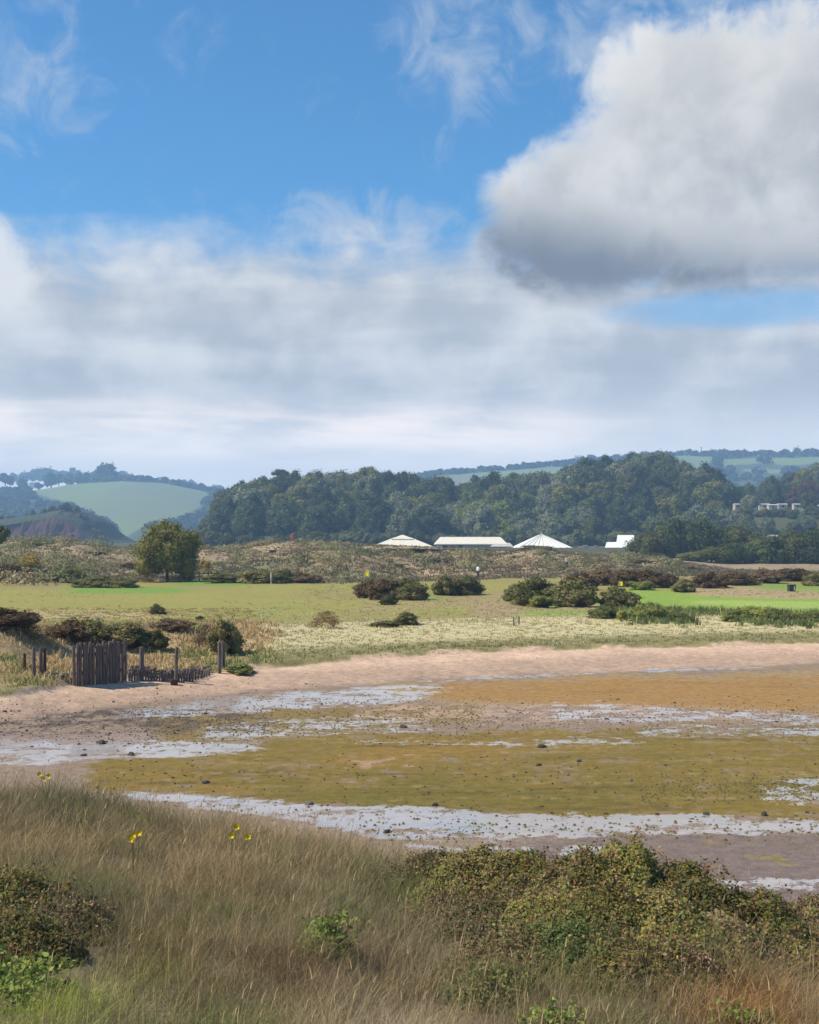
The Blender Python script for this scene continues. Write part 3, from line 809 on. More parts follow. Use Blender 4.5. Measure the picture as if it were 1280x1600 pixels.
# --- far woods and hedgerow trees
gf = np.random.default_rng(21)
far_k = [Kind('hedgerow_tree', crown_mesh('crown', M['far_tree'], 360 + k, 7, 7, 7.6, 4.9, lobes=18, leaf=1.1, n=900, ragged=.35), trunk_mesh('trunk', 6.5, .5, 60 + k, 3, 3)) for k in range(3)]
def far_tree(px, pyb, hpx, y=2290, wide=1.0, where=''):
    x = (px - 640) / F * y; z = CH + (HZ - pyb) / F * y
    s = hpx / F * y / 15.0
    far_k[int(gf.integers(3))].place((x, y, z), (s * wide, s * wide, s), gf.uniform(0, 6.28), 'blue-hazed %s tree %s' % ('tall' if hpx > 19 else 'small' if hpx < 12 else 'round', where), 'tree', 'hedgerow trees on the far hills')
for px, pb, h, wd in ((8, 757, 24, 1), (36, 768, 26, 1), (60, 763, 14, 1.2), (80, 760, 28, .9), (92, 757, 22, .9), (104, 757, 26, .9), (122, 756, 22, 1), (138, 755, 22, 1.1), (152, 755, 24, 1.1), (168, 754, 36, 1.15),
                  (182, 754, 24, 1), (200, 755, 14, 1.2), (215, 756, 12, 1.4), (235, 757, 14, 1.2), (256, 758, 18, 1), (275, 760, 11, 1.6), (296, 764, 10, 1.6), (318, 768, 18, 1), (330, 772, 15, 1.2)):
    far_tree(px, pb + 2, h, 2270, wd, 'on the hedge above the sloping green field on the left')
for px, pb, h, wd in ((20, 752, 20, 1), (52, 750, 24, 1.6), (76, 748, 22, 1.8), (100, 746, 16, 2), (118, 746, 22, 1), (150, 748, 18, 1.8), (196, 748, 18, 1.2), (218, 752, 14, 1.6), (240, 756, 12, 1.6), (286, 758, 14, 1.4), (300, 758, 12, 1), (340, 766, 12, 2), (395, 762, 16, 1.2), (410, 762, 14, 1.6)):
    far_tree(px, pb + 6, h + 4, 3250, wd, 'on the farthest ridge at the left')
for px, pb, h, wd in ((646, 750, 12, 1.2), (676, 743, 14, 1), (715, 740, 9, 1.8), (735, 738, 8, 2.0), (764, 735, 13, 1.2), (785, 735, 8, 2.2), (805, 733, 8, 2.2), (820, 733, 17, .9), (845, 731, 8, 2.2), (875, 729, 13, 1.4), (892, 728, 17, 1.2), (928, 722, 20, 1.4), (945, 720, 16, 1.4),
                  (965, 718, 14, 1.2), (980, 717, 16, 1.2), (1038, 712, 14, 1.2), (1060, 711, 11, 2.0), (1085, 710, 10, 2.2), (1112, 709, 18, 1.4), (1130, 709, 18, 1.4), (1150, 710, 12, 1.8), (1172, 710, 10, 2), (1200, 710, 16, 1.6), (1222, 711, 12, 1.6), (1247, 711, 24, .9), (1266, 712, 14, 1.2), (1282, 712, 18, 1.2)):
    far_tree(px, pb + (9 if px > 1000 else 5 if px > 900 else 3), h, 2290, wd, 'on the skyline field edge above the wooded hill' if px < 960 else 'on the far ridge at the upper right')
# far woodland below the ridges: one mass
fw = Stuff()
n_ok = 0
for i in range(5200):
    y = gf.uniform(1500, 2290); px = gf.uniform(-60, 1340)
    if 420 < px < 640: continue
    x = (px - 640) / F * y; z = hgt(x, y)
    py = row_of(np.array([y]), np.array([z]))[0]
    if field_mask(np.array([px]), np.array([py + 0.0]))[0] > 0 or field_mask(np.array([px]), np.array([py - 9.0]))[0] > 0: continue
    if py > 870 or gf.random() < (.25 if px < 640 else .5): continue
    r = gf.uniform(4, 8.5); m_ = 42
    d = gf.normal(size=(m_, 3)); d /= np.linalg.norm(d, axis=1, keepdims=True); d[:, 2] = np.abs(d[:, 2]) - .15
    p = np.array([x, y, z + r * .35]) + d * r * gf.uniform(.8, 1.1, (m_, 1))
    v, q = quads(p, d + gf.normal(size=(m_, 3)) * .4, r * gf.uniform(.3, .5, m_), gf)
    c = np.array([.036, .050, .022]) * gf.uniform(.7, 1.5)
    fw.add(v, q, np.tile(c, (len(v), 1)))
tag(link('far_woodland', fw.mesh('far_woodland', M['leafcol'])), kind='stuff')
o = bpy.data.objects['far_woodland']; tag(o, 'blue-hazed woodland covering the far hillsides below the fields', 'woodland')

# ------------------------------------------------------------------ red cliff at the left
g = np.random.default_rng(31)
yc_ = 900.0
def itab(px, *pairs):
    a = np.array(pairs, float); return np.interp(px, a[:, 0], a[:, 1])
pxs = np.linspace(-160, 196, 150)
rows = []
def cl_top(px): return itab(px, (-300, 812), (0, 811), (40, 806), (75, 799), (100, 795), (118, 801), (136, 814), (146, 826), (158, 840), (166, 845), (176, 846), (190, 853), (220, 860))
prof = [(-34, 0.0, 0), (-31, .06, 0), (-29, .22, 1), (-27.5, .42, 2), (-26, .60, 2), (-24.5, .72, 2), (-19, .84, 3), (-8, .94, 3), (10, 1.0, 3), (40, 1.0, 3), (75, .9, 3), (120, .3, 3)]
cv, cc_ = [], []
xs = (pxs - 640) / F * yc_
for (oy, hh, kk) in prof:
    for x, px in zip(xs, pxs):
        top = CH + (HZ - float(cl_top(px))) / F * yc_
        nn = float(fbm(np.array([x * .09]), np.array([oy * .09 + hh * 3]), 60, 4)[0]); n2 = float(fbm(np.array([x * .35]), np.array([hh * 6]), 61, 3)[0])
        base = 1.0
        z = base + max(top - base, .3) * hh + (nn * 1.6 + n2 * .8) * (.35 + .65 * (hh < .98)) * (hh > .05)
        cv.append((x + n2 * .6, yc_ + oy + nn * 5 + n2 * 2.0, z))
nP = len(pxs); q = []
mi = []
for r in range(len(prof) - 1):
    for k in range(nP - 1):
        a = r * nP + k; q.append([a, a + 1, a + nP + 1, a + nP])
        red = (prof[r + 1][1] < .76 + .18 * float(fbm(np.array([xs[k] * .11]), np.array([1.0]), 66, 3)[0])) and pxs[k] < 172
        mi.append(0 if red else 1)
M['cliff_green'] = rough_mat('cliff_turf', (.062, .066, .030), (.026, .034, .016), .35, .95, bump=.5)
me = np_mesh('red_cliff', np.array(cv), [np.array(q)], [M['cliff'], M['cliff_green']], smooth=False, midx=mi)
tag(link('red_cliff', me), kind='structure')
cb = [Kind('cliff_bush', crown_mesh('crown', M['tree_olive' if k else 'tree_grey'], 380 + k, 3.2, 3.0, 2.2, 1.2, lobes=9, leaf=.55, n=420, ragged=.4), None) for k in range(2)]
for i, (px, s, oy) in enumerate(((30, 1.1, 22), (2, .9, 0), (18, .8, -4), (52, 1.0, -2), (66, 1.2, 6), (80, 1.3, 2), (92, 1.5, 14), (100, 1.4, 4), (108, 1.5, 6), (118, 1.4, 2), (126, 1.2, 0), (134, 1.2, -2), (142, 1.0, -2), (60, .9, -10), (98, .9, -11), (40, .9, -8), (84, .8, -12), (150, 1.0, -4), (158, .9, -4), (74, .9, -9))):
    x = (px - 640) / F * yc_; top = CH + (HZ - float(cl_top(px))) / F * yc_
    zt = top - 1.0 if oy >= -4 else 1 + (top - 1) * .72
    cb[i % 2].place((x, yc_ + oy, zt), (s, s, s), i * 2.1, ('lone dark bush standing up on the flat top of the red cliff' if i == 0 else
                    'low bush overgrowing the %s of the red cliff' % ('top' if oy >= -4 else 'upper face')), 'bush', None if i == 0 else 'bushes on the red cliff')

# ------------------------------------------------------------------ the lone tree on the course
x, y, z = gp(262, 909, 1.3)
hgtm = 104 / F * y; wdm = 92 / F * y
lone = empty('autumn_tree', (x, y, z))
tag(lone, 'rounded tree in yellowing leaf standing alone at the edge of the golf course', 'tree')
cm = crown_mesh('crown', M['lone'], 401, wdm * .50, wdm * .46, hgtm * .53, hgtm * .41, lobes=60, leaf=.14, n=20000, ragged=.42, flat=.9)
link('crown', cm, lone)
link('trunk', trunk_mesh('trunk', hgtm * .62, .17, 8, 7, 2.0), lone)
low = Kind('yellow_bush', crown_mesh('crown', M['yellow_shrub'], 402, 1.5, 1.4, 1.3, 1.0, lobes=14, leaf=.13, n=2600, ragged=.4), None)
x, y, z = gp(232, 905, 1.3); low.place((x, y + 1, z), (1.15, 1, 1.5), 0, 'yellow-leaved bush leaning against the left side of the lone tree', 'bush', None)
x, y, z = gp(158, 893, 1.3); low.place((x, 172, hgt(x * 172 / y, 172)), (.95, .9, .8), 2, 'small yellow-green bush on the dune left of the lone tree', 'bush', None)
x, y, z = gp(48, 895, 1.6); low.place((x, y, z), (1.1, .9, .8), 4, 'yellow-green bush on the near dune shoulder at the left edge', 'bush', None)
x, y, z = gp(320, 897, 1.3); low.place((x, y, z), (.7, .6, .7), 1, 'thin yellow-green bush by the rail fence right of the lone tree', 'bush', None)

# ------------------------------------------------------------------ gorse and shrubs on the course and the dunes
gk = {}
for j, (mk, leaf) in enumerate((('gorse', .13), ('gorse_brown', .13), ('gorse_green', .12), ('twiggy', .09))):
    gk[mk] = [Kind('gorse_bush' if mk != 'twiggy' else 'twiggy_bush', crown_mesh('crown', M[mk], 420 + j * 5 + k, 1.0, 1.0, .95, .36, lobes=44, lob=.72, leaf=leaf * .5, n=5600 if mk != 'twiggy' else 2200, ragged=.45, core=(mk != 'twiggy'), flat=.2), None) for k in range(2)]
cnt = [0]
def bush(px, pb, wp, hp, kind, label, y=None, deep=.8, group=None, cat='bush'):
    if y is None: x, y, z = gp(px, pb, 1.3)
    else: x, y, z = at(px, y)
    w = wp * 1.22 / F * y / 2.0; h = max((CH - (pb - hp - HZ) / F * y) - z, .15) / 1.32
    cnt[0] += 1
    return gk[kind][cnt[0] % 2].place((x, y, z - .05 * h), (w * 1.12, w * deep * 1.1, h), cnt[0] * 1.9, label, cat, group)
for a in (
    (575, 934, 46, 30, 'gorse_brown', 'brown gorse bush under the left yellow flag'), (605, 936, 60, 34, 'gorse_brown', 'dark brown gorse bush right of the left yellow flag'), (640, 937, 50, 34, 'gorse', 'dark gorse bush at the right end of the clump by the left flag'),
    (694, 930, 44, 30, 'gorse', 'dark green gorse bush, left half of the pair right of the left flag'), (724, 929, 54, 28, 'gorse', 'dark green gorse bush, right half of the pair right of the left flag'),
    (806, 940, 44, 24, 'gorse', 'low dark gorse at the left end of the big gorse clump'), (842, 946, 76, 44, 'gorse', 'broad dark green gorse in the middle of the big clump'), (893, 948, 70, 42, 'gorse', 'brown-topped gorse at the right end of the big clump'), (855, 948, 66, 22, 'gorse_green', 'green skirt of gorse at the front of the big clump'),
    (905, 922, 50, 30, 'gorse_brown', 'brown gorse just behind the right end of the big clump'), (940, 914, 56, 28, 'gorse_brown', 'brown gorse left of the right-hand yellow flag'), (985, 916, 66, 28, 'gorse_brown', 'brown gorse right of the right-hand yellow flag'), (1025, 918, 60, 28, 'gorse_brown', 'brown gorse in the middle of the row behind the bright green'), (1068, 925, 44, 20, 'gorse', 'low dark gorse at the right end of the row behind the bright green'),
    (1005, 922, 34, 16, 'gorse_green', 'small green bush in front of the brown gorse row'),
    (968, 949, 62, 30, 'gorse', 'dark rounded bush in front of the bright green'),
    (1112, 918, 58, 26, 'gorse_brown', 'brown gorse above the tan strip, leftmost of that row'), (1150, 914, 50, 24, 'gorse_brown', 'brown gorse above the tan strip, second of that row'), (1195, 911, 60, 24, 'gorse_brown', 'brown gorse below the front of the dark thicket'), (1240, 908, 60, 22, 'gorse_brown', 'brown gorse left of the one at the right edge'), (1274, 915, 34, 22, 'gorse', 'dark gorse bush at the right edge above the small dark bin'),
    (608, 945, 28, 15, 'gorse', 'small dark bush alone on the grass below the left flag'),
    (507, 981, 42, 30, 'twiggy', 'grey-brown twiggy bush alone on the grass above the beach'),
    (634, 976, 44, 19, 'gorse', 'dark low bush on the pale grass strip'), (600, 979, 44, 9, 'gorse', 'flat dark bush trailing left on the pale grass strip'),
    (246, 960, 26, 15, 'gorse', 'small dark tuft-like bush on the grass left of centre'), (313, 971, 16, 9, 'gorse', 'tiny dark bush above the right end of the old fence'),
    (150, 918, 60, 17, 'gorse', 'clipped dark hedge left of the lone tree, left half'), (192, 918, 50, 15, 'gorse', 'clipped dark hedge left of the lone tree, right half'),
    (352, 911, 56, 15, 'gorse', 'dark hedge right of the lone tree, left end'), (400, 911, 64, 22, 'gorse', 'dark hedge right of the lone tree, tall middle'), (440, 911, 50, 20, 'gorse', 'dark hedge by the pale post right of the lone tree'), (476, 911, 48, 18, 'gorse_brown', 'brown bush at the right end of the hedge right of the lone tree')):
    bush(*a, group='bushes on the golf course')
# shrubs on the dunes
gd = np.random.default_rng(8)
for a in ((556, 887, 30, 13, 'gorse', 'dark shrub on the dune above the left flag, lower of two', 200), (577, 876, 28, 16, 'gorse', 'dark shrub on the dune above the left flag, upper of two', 225), (612, 892, 44, 12, 'gorse_green', 'flat green shrub on the dune right of the left flag', 190),
          (640, 878, 72, 20, 'gorse', 'widest dark shrub on the dune slope below the long roof', 232), (676, 890, 40, 14, 'gorse_green', 'green shrub on the dune slope below the long roof', 205), (836, 879, 66, 27, 'gorse', 'tall dark shrub on the dune in front of the pointed roof', 235), (812, 887, 26, 8, 'gorse_green', 'small low shrub left of the tall dark dune shrub', 215),
          (700, 880, 30, 12, 'gorse', 'dark dune shrub below the right end of the long roof', 236), (520, 866, 40, 10, 'gorse', 'dark shrub just under the dune crest right of the red flag', 245), (470, 880, 30, 9, 'gorse', 'dark shrub on the dune below the red flag', 220),
          (430, 870, 26, 9, 'gorse_brown', 'brown shrub on the dune left below the red flag', 230), (940, 884, 40, 10, 'gorse_brown', 'brown shrub on the dune below the stepped white building', 220), (1000, 886, 46, 12, 'gorse_brown', 'brown shrub on the dune below the rounded dark clump', 225), (1078, 897, 46, 13, 'gorse_brown', 'brown shrub at the dune end below the dark thicket', 215)):
    bush(*a[:6], y=a[6], group='shrubs on the dunes')
for i, (px, pb, w, h, kd) in enumerate(((12, 905, 60, 26, 'gorse_brown'), (42, 912, 50, 18, 'gorse_brown'), (78, 913, 44, 16, 'gorse_brown'), (20, 888, 40, 18, 'gorse'), (90, 880, 36, 14, 'gorse_green'), (115, 902, 34, 14, 'gorse'), (60, 872, 44, 14, 'gorse'), (118, 864, 36, 13, 'gorse'), (70, 890, 40, 12, 'gorse_brown'), (150, 880, 36, 12, 'gorse_brown'), (205, 890, 30, 12, 'gorse_brown'), (128, 884, 30, 10, 'gorse_green'), (290, 905, 30, 18, 'twiggy'), (222, 912, 40, 12, 'twiggy'), (282, 911, 44, 13, 'twiggy'))):
    bush(px, pb, w, h, kd, ['brown', 'dark', 'green', 'straw-coloured'][['gorse_brown', 'gorse', 'gorse_green', 'twiggy'].index(kd)] + ' scrub bush %s' % ('at the foot of the lone tree' if px > 200 else 'on the near dune shoulder at the left edge' if px < 100 else 'on the dune between the left edge and the lone tree'), y=(149 if px < 130 else 156) if pb > 895 else 175 + (905 - pb) * 1.6, group='scrub on the left dunes')
x, y, z = at(0, 172)
k_ = Kind('dark_tree', crown_mesh('crown', M['tree_dark'], 470, 1.9, 1.7, 1.5, 1.6, lobes=14, leaf=.16, n=2600), trunk_mesh('trunk', 1.6, .1, 3, 4, .8))
k_.place((x - .4, y, CH - 18 / F * y), (1, 1, 1), 0, 'dark bushy tree cut off by the left edge above the dunes', 'tree', None)
# shrubs on the bank behind the old fence
for a in ((14, 998, 84, 50, 'gorse_brown', 'brown shrub at the left edge of the bank above the beach', 57), (52, 1010, 50, 36, 'twiggy', 'straw-coloured shrub right of the brown one at the left edge', 57), (104, 1002, 66, 36, 'gorse_brown', 'dark shrub behind the left end of the old stake fence', 60), (150, 1008, 70, 38, 'gorse', 'dark green shrub directly behind the old stake fence', 60.5),
          (200, 1010, 72, 38, 'gorse', 'green shrub behind the right end of the old stake fence', 61), (238, 1014, 40, 28, 'gorse', 'small green shrub above the lone post right of the fence', 61), (268, 992, 62, 26, 'gorse_brown', 'brown shrub on the crest between fence and end posts', 66),
          (352, 1016, 48, 46, 'gorse', 'dark rounded shrub right of the last double post', 62), (325, 1012, 40, 42, 'twiggy', 'pale twiggy shrub left of the dark rounded one', 63), (375, 1052, 40, 16, 'gorse_green', 'green tuft of shrub at the beach edge right of the double post', 57.5), (88, 1060, 30, 14, 'gorse_green', 'green plant left of the stake fence at its foot', 53.5)):
    bush(*a[:6], y=a[6], deep=.9, group='shrubs on the bank above the beach')
for i, (px, pb, w, h) in enumerate(((945, 966, 40, 24), (985, 968, 44, 18), (1020, 968, 50, 30), (1060, 970, 44, 16), (1150, 970, 40, 20), (1180, 968, 46, 24), (1215, 970, 50, 22), (1240, 970, 40, 16), (1268, 971, 44, 18))):
    bush(px, pb, w, h, 'gorse_green', 'leafy green clump %s' % ('in front of the dark rounded bush' if px < 1000 else 'in the reeds below the bright green' if px < 1100 else 'in the reeds near the right edge'), group='green clumps in the reeds')
# heath mounds that cover the dunes
dsc = Stuff(); gm = np.random.default_rng(55)
for i in range(520):
    px = gm.uniform(-25, 1120); y = gm.uniform(150, 262)
    if px < 110: y = gm.uniform(140, 262)
    x = (px - 640) / F * y; z = hgt(x, y)
    if z < 1.5 and px > 140: continue
    if 560 < px < 960 and y > 225: continue
    r = gm.uniform(.7, 2.3) * (1.3 if px < 160 else 1); hh = r * gm.uniform(.28, .55) * (1.35 if px < 160 else 1); m_ = int(70 + 60 * r)
    a = gm.uniform(0, 6.28, m_); rr = np.sqrt(gm.random(m_))
    dz2 = hh * np.clip(1 - rr ** 2, 0, 1) * (1 + .25 * gm.normal(size=m_))
    lx, ly = np.cos(a) * rr * r * 1.25, np.sin(a) * rr * r
    p = np.stack([x + lx, y + ly, z + dz2 + .02], 1)
    nr = np.stack([lx / r * .8, ly / r * .8, np.full(m_, .7)], 1) + gm.normal(size=(m_, 3)) * .4
    v, q = quads(p, nr, gm.uniform(.12, .24, m_), gm)
    pick = gm.random()
    c = np.array((.285, .235, .120) if pick < .42 else (.22, .215, .090) if pick < .74 else (.14, .155, .058) if pick < .92 else (.23, .165, .09))
    dsc.add(v, q, np.repeat(c * gm.uniform(.8, 1.2) * gm.uniform(.92, 1.08, (m_, 1)), 4, 0))
tag(link('dune_scrub', dsc.mesh('dune_scrub', M['leafcol'])), 'low rounded heath mounds covering the dunes behind the golf course', 'scrub', None, 'stuff')
#==VEGEND

# ------------------------------------------------------------------ buildings beyond the dunes
def hip_roof(name, cx, y, zb, w, d, h, ridge, mat, parent, wall=None):
    """hipped or pyramid roof with eaves thickness, in the thing's own space"""
    b = MB(); w2, d2, r2 = w / 2, d / 2, ridge / 2
    b.poly([(-w2, -d2, 0), (w2, -d2, 0), (w2, d2, 0), (-w2, d2, 0), (-r2, 0, h), (r2, 0, h), (-w2, -d2, -.3), (w2, -d2, -.3), (w2, d2, -.3), (-w2, d2, -.3)],
           [(0, 1, 5, 4), (2, 3, 4, 5), (6, 7, 1, 0), (7, 8, 2, 1), (8, 9, 3, 2), (9, 6, 0, 3), (9, 8, 7, 6)], [(1, 2, 5), (3, 0, 4)])
    return b.build(name, mat, parent, (0, 0, zb))
BY = 480.0
def W(px_w): return px_w / F * BY
def zrow(py, y=BY): return CH + (HZ - py) / F * y
def base_of(px, y=BY): x = (px - 640) / F * y; return x, y, hgt(x, y)
# low cream pyramid
x, y, z = base_of(629); t = tag(empty('pavilion', (x, y, z)), 'low cream pyramid-roofed pavilion half hidden by the dune crest', 'building')
e = zrow(855) - z
MB().box((0, 0, e / 2), (W(82), 16, e)).build('wall', M['grey_wall'], t)
hip_roof('roof', 0, y, e + .3, W(96), 20, zrow(841) - z - e, W(26), M['cream'], t)
hip_roof('roof_lantern', 0, y, zrow(842) - z + .05, W(34), 6, zrow(836) - zrow(842), W(3), M['cream'], t)
for k in (-1, 1): MB().box((k * W(20), -8.05, e * .5), (3.0, .1, e * .6)).build('window', M['dark_glass'], t)
# long flat-topped roof
x, y, z = base_of(735); t = tag(empty('clubhouse', (x, y, z)), 'long cream building with flat-ridged roof and pale lean-to at its right', 'building')
e = zrow(851) - z
MB().box((0, 0, e / 2), (W(104), 12, e)).build('wall', M['grey_wall'], t)
hip_roof('roof', 0, y, e + .3, W(112), 15, zrow(839) - z - e - .3, W(94), M['cream'], t)
b = MB().poly([(-W(18), -9, 0), (W(18), -9, 0), (W(14), -3, 1.3), (-W(8), -3, 1.3), (-W(18), -9, -.25), (W(18), -9, -.25), (W(14), -3, -.25), (-W(8), -3, -.25)], [(0, 1, 2, 3), (4, 5, 1, 0), (5, 6, 2, 1), (7, 4, 0, 3), (7, 6, 5, 4), (6, 7, 3, 2)])
b.build('lean_to_roof', M['grey_wall'], t, (W(46), -2, e - .6))
for i, (k, mt) in enumerate(((-48, 'white'), (-40, 'bin'), (-28, 'red'), (-16, 'cloth_dark'))):
    MB().box((W(k), -6.12, e - 1.0), (W(7), .12, 1.5)).build('wall_panel' if mt != 'white' else 'door', M[mt], t)
# pointed white roof
x, y, z = base_of(846); t = tag(empty('marquee', (x, y, z)), 'white marquee with a tall pointed roof behind the dunes', 'marquee')
e = zrow(857) - z
MB().box((0, 0, e / 2), (W(84), 14, e)).build('wall', M['white'], t)
hip_roof('roof', 0, y, e + .25, W(90), 18, zrow(834) - z - e - .25, .3, M['white'], t)
b = MB()
for k in np.linspace(-.42, .42, 9): b.tube([(k * W(90), -9.05, 0), (0.0, -.1, zrow(834) - z - e - .2)], [.07, .05], 5)
b.build('roof_seams', M['grey_wall'], t, (0, 0, e + .32))
MB().tube([(0, 0, 0), (0, 0, .9)], [.12, .04], 6).build('finial', M['pole'], t, (0, 0, zrow(834) - z))
# stepped white building
x, y, z = base_of(966); t = tag(empty('white_building', (x, y, z)), 'white building with stepped mono-pitch roofs behind the rounded dark scrub', 'building')
e = zrow(857) - z
MB().box((0, 1, e / 2), (W(46), 9, e)).build('wall', M['white'], t)
for px0, px1, pt, pb in ((944, 972, 847, 856), (962, 992, 836, 854)):
    w_ = W(px1 - px0); hh = zrow(pt) - zrow(pb)
    off = W((px0 + px1) / 2 - 966)
    sk = W(7)
    b = MB().poly([(-w_ / 2 - sk * .4, -5, 0), (w_ / 2 - sk * .4, -5, 0), (w_ / 2, 1.0, hh), (-w_ / 2 + sk * .6, 1.0, hh), (-w_ / 2 - sk * .4, -5, -.3), (w_ / 2 - sk * .4, -5, -.3), (w_ / 2, 5, -.3), (-w_ / 2 + sk * .6, 5, -.3)],
                  [(0, 1, 2, 3), (4, 5, 1, 0), (5, 6, 2, 1), (6, 7, 3, 2), (7, 4, 0, 3), (7, 6, 5, 4)])
    b.build('roof', M['white'], t, (off, -1 if pt > 840 else .6, zrow(pb) - z))
MB().box((W(-8), -3.6, e * .55), (2.2, .1, 1.2)).build('window', M['dark_glass'], t)
# low pink wall between them
x, y, z = base_of(921, 476); t = tag(MB().box((0, 0, .0), (W(44), .35, 2 * (zrow(853.5, 476) - z))).box((W(-6), 0, zrow(852.5, 476) - z), (W(7), .5, .5)).box((W(10), 0, zrow(852.8, 476) - z), (W(4), .5, .4)).build('low_wall', M['pink_wall'], None, (x, y, z)), 'low pinkish wall between the pointed roof and the stepped white building', 'wall')
x, y, z = base_of(899, 470); c = (MB().box((0, 0, .7), (1.6, 3.6, .8)).box((0, .2, 1.35), (1.4, 1.8, .6), taper=.8)); M['blue'] = rough_mat('blue_paint', (.06, .16, .42), None, 2, .4, bump=0)
t = tag(empty('parked_car', (x, y, zrow(857, 470) - 1.0)), 'small blue car at the right foot of the pointed marquee', 'car'); c.build('body', M['blue'], t)
for i, (sx, sy) in enumerate(((-1, -1), (1, -1), (-1, 1), (1, 1))): MB().tube([(sx * .68, sy * 1.15, .32), (sx * .84, sy * 1.15, .32)], [.32, .32], 10).build('wheel', M['dark_glass'], t)
MB().box((0, -.75, 1.32), (1.2, .1, .4)).build('windscreen', M['dark_glass'], t)
# static caravans on the terrace at the right
M['cream_wall'] = rough_mat('cream_wall', (.50, .45, .39), (.40, .36, .31), .8, .7, bump=0)
def caravan(px, pb, wp, hp, y, label, turn=0.0):
    x = (px - 640) / F * y; zt = CH + (HZ - (pb - hp)) / F * y; zb = min(hgt(x, y), zt - hp / F * y)
    w = wp / F * y; h = zt - zb
    t = tag(empty('static_caravan', (x, y, zb), turn), label, 'caravan', 'static caravans on the hillside')
    MB().box((0, 0, h * .5 - .2), (w, 3.2, h - .4)).build('wall', M['cream_wall'], t)
    b = MB().poly([(-w / 2 - .15, -1.8, 0), (w / 2 + .15, -1.8, 0), (w / 2 + .15, 0, .45), (-w / 2 - .15, 0, .45), (-w / 2 - .15, 1.8, 0), (w / 2 + .15, 1.8, 0)], [(0, 1, 2, 3), (3, 2, 5, 4), (4, 5, 1, 0)], [(0, 3, 4), (1, 5, 2)])
    b.build('roof', M['grey_wall'], t, (0, 0, h - .4))
    n = max(1, int(w / 2.6))
    for k in range(n): MB().box(((k + .5) / n * w * .9 - w * .45, -1.63, h - 1.35), (min(1.3, w / n * .5), .08, .95)).build('window', M['dark_glass'], t)
    return t
for a in ((1101, 801, 9, 7, 600, 'white gabled hut half hidden by trees, leftmost of the hillside caravans', .3), (1151, 796, 9, 9, 640, 'pale caravan in tree shade, left of the end-on bright one', .2), (1169, 797, 12, 10, 636, 'bright white caravan standing end-on between trees', .5), (1194, 795, 16, 8, 640, 'grey-white caravan, left of the three in a row', -.1),
          (1207, 796, 14, 8, 634, 'white caravan with dark windows, middle of the three in a row', 0), (1222, 795, 15, 8, 640, 'cream caravan, right of the three in a row', .1), (1250, 796, 22, 9, 636, 'wide cream caravan below the rusty tree', 0), (1278, 797, 16, 8, 640, 'pale caravan cut off by the right edge of the picture', 0), (1208, 841, 11, 5, 420, 'pale roofed hut low down in the dark thicket', .2)):
    caravan(*a)
# houses on the far ridges
def far_house(px, pb, wp, hp, label, y=2285):
    x = (px - 640) / F * y; z = CH + (HZ - pb) / F * y; w = wp / F * y; h = hp / F * y
    t = tag(empty('farmhouse', (x, y - 12, z)), label, 'house', 'houses on the far ridges')
    MB().box((0, 0, h * .3 - 3), (w, 8, h * .6 + 6)).build('wall', M['white'], t)
    MB().poly([(-w / 2 - .3, -4.4, 0), (w / 2 + .3, -4.4, 0), (w / 2 + .3, 0, h * .42), (-w / 2 - .3, 0, h * .42), (-w / 2 - .3, 4.4, 0), (w / 2 + .3, 4.4, 0)], [(0, 1, 2, 3), (3, 2, 5, 4), (4, 5, 1, 0)], [(0, 3, 4), (1, 5, 2)]).build('roof', M['grey_wall'], t, (0, 0, h * .6))
for a in ((903, 719, 12, 7, 'white house on the skyline left of the top of the wooded hill'), (1154, 713, 8, 8, 'pale house on the far ridge between round trees, leftmost there'), (1182, 713, 8, 8, 'pale house on the far ridge, second from the left there'), (1234, 712, 14, 8, 'pale house on the far ridge left of the tallest tree'), (738, 737, 10, 4, 'pale farm shed on the skyline of the middle far field'), (290, 760, 22, 5, 'pale long barn on the ridge right of the sloping field'), (56, 758, 12, 5, 'pale farm roof on the ridge above the sloping field')):
    far_house(a[0], a[1] + (7 if a[0] > 1000 else 0), *a[2:])
x, y = (1096 - 640) / F * 2285, 2285.0
t = tag(MB().tube([(0, 0, -4), (0, 0, 8), (0, 0, 17)], [.8, .7, .5], 6).box((0, 0, 17), (2.4, .5, 1.2)).build('radio_mast', M['dark_glass'], None, (x, y, CH + (HZ - 714) / F * y)), 'thin dark mast standing on the far ridge at the upper right', 'mast')

# ------------------------------------------------------------------ flags, posts, bin, golfers
def flag(px, pf, y, mat, label, hf=.42, w=.58, foot=None, stick=None):
    x, y, z = at(px, y); zt = CH + (HZ - pf) / F * y + hf
    t = tag(empty('golf_flag', (x, y, z)), label, 'flag')
    MB().tube([(0, 0, -.1), (0, 0, zt - z)], [.018, .014], 6).build('flagstick', M['pole'], t)
    b = MB(); nx = 6; vs = []
    for s_ in (0, 1):
        for i in range(nx + 1):
            for k in (0, 1):
                u = i / nx; vs.append((.015 + w * u, .06 * math.sin(u * 6.0) * u + s_ * .012, zt - z - k * hf * (1 - .15 * u) - .06 * u))
    m_ = (nx + 1) * 2; qs = []
    for i in range(nx):
        a = i * 2; qs += [(a, a + 1, a + 3, a + 2), (m_ + a + 2, m_ + a + 3, m_ + a + 1, m_ + a), (a, a + 2, m_ + a + 2, m_ + a), (a + 1, m_ + a + 1, m_ + a + 3, a + 3)]
    qs += [(0, m_, m_ + 1, 1), (2 * nx, 2 * nx + 1, m_ + 2 * nx + 1, m_ + 2 * nx)]
    b.poly(vs, qs).build('pennant', M[mat], t)
flag(569, 900.5, 152, 'yellow', 'yellow golf flag above the brown gorse left of centre', .52, .62)
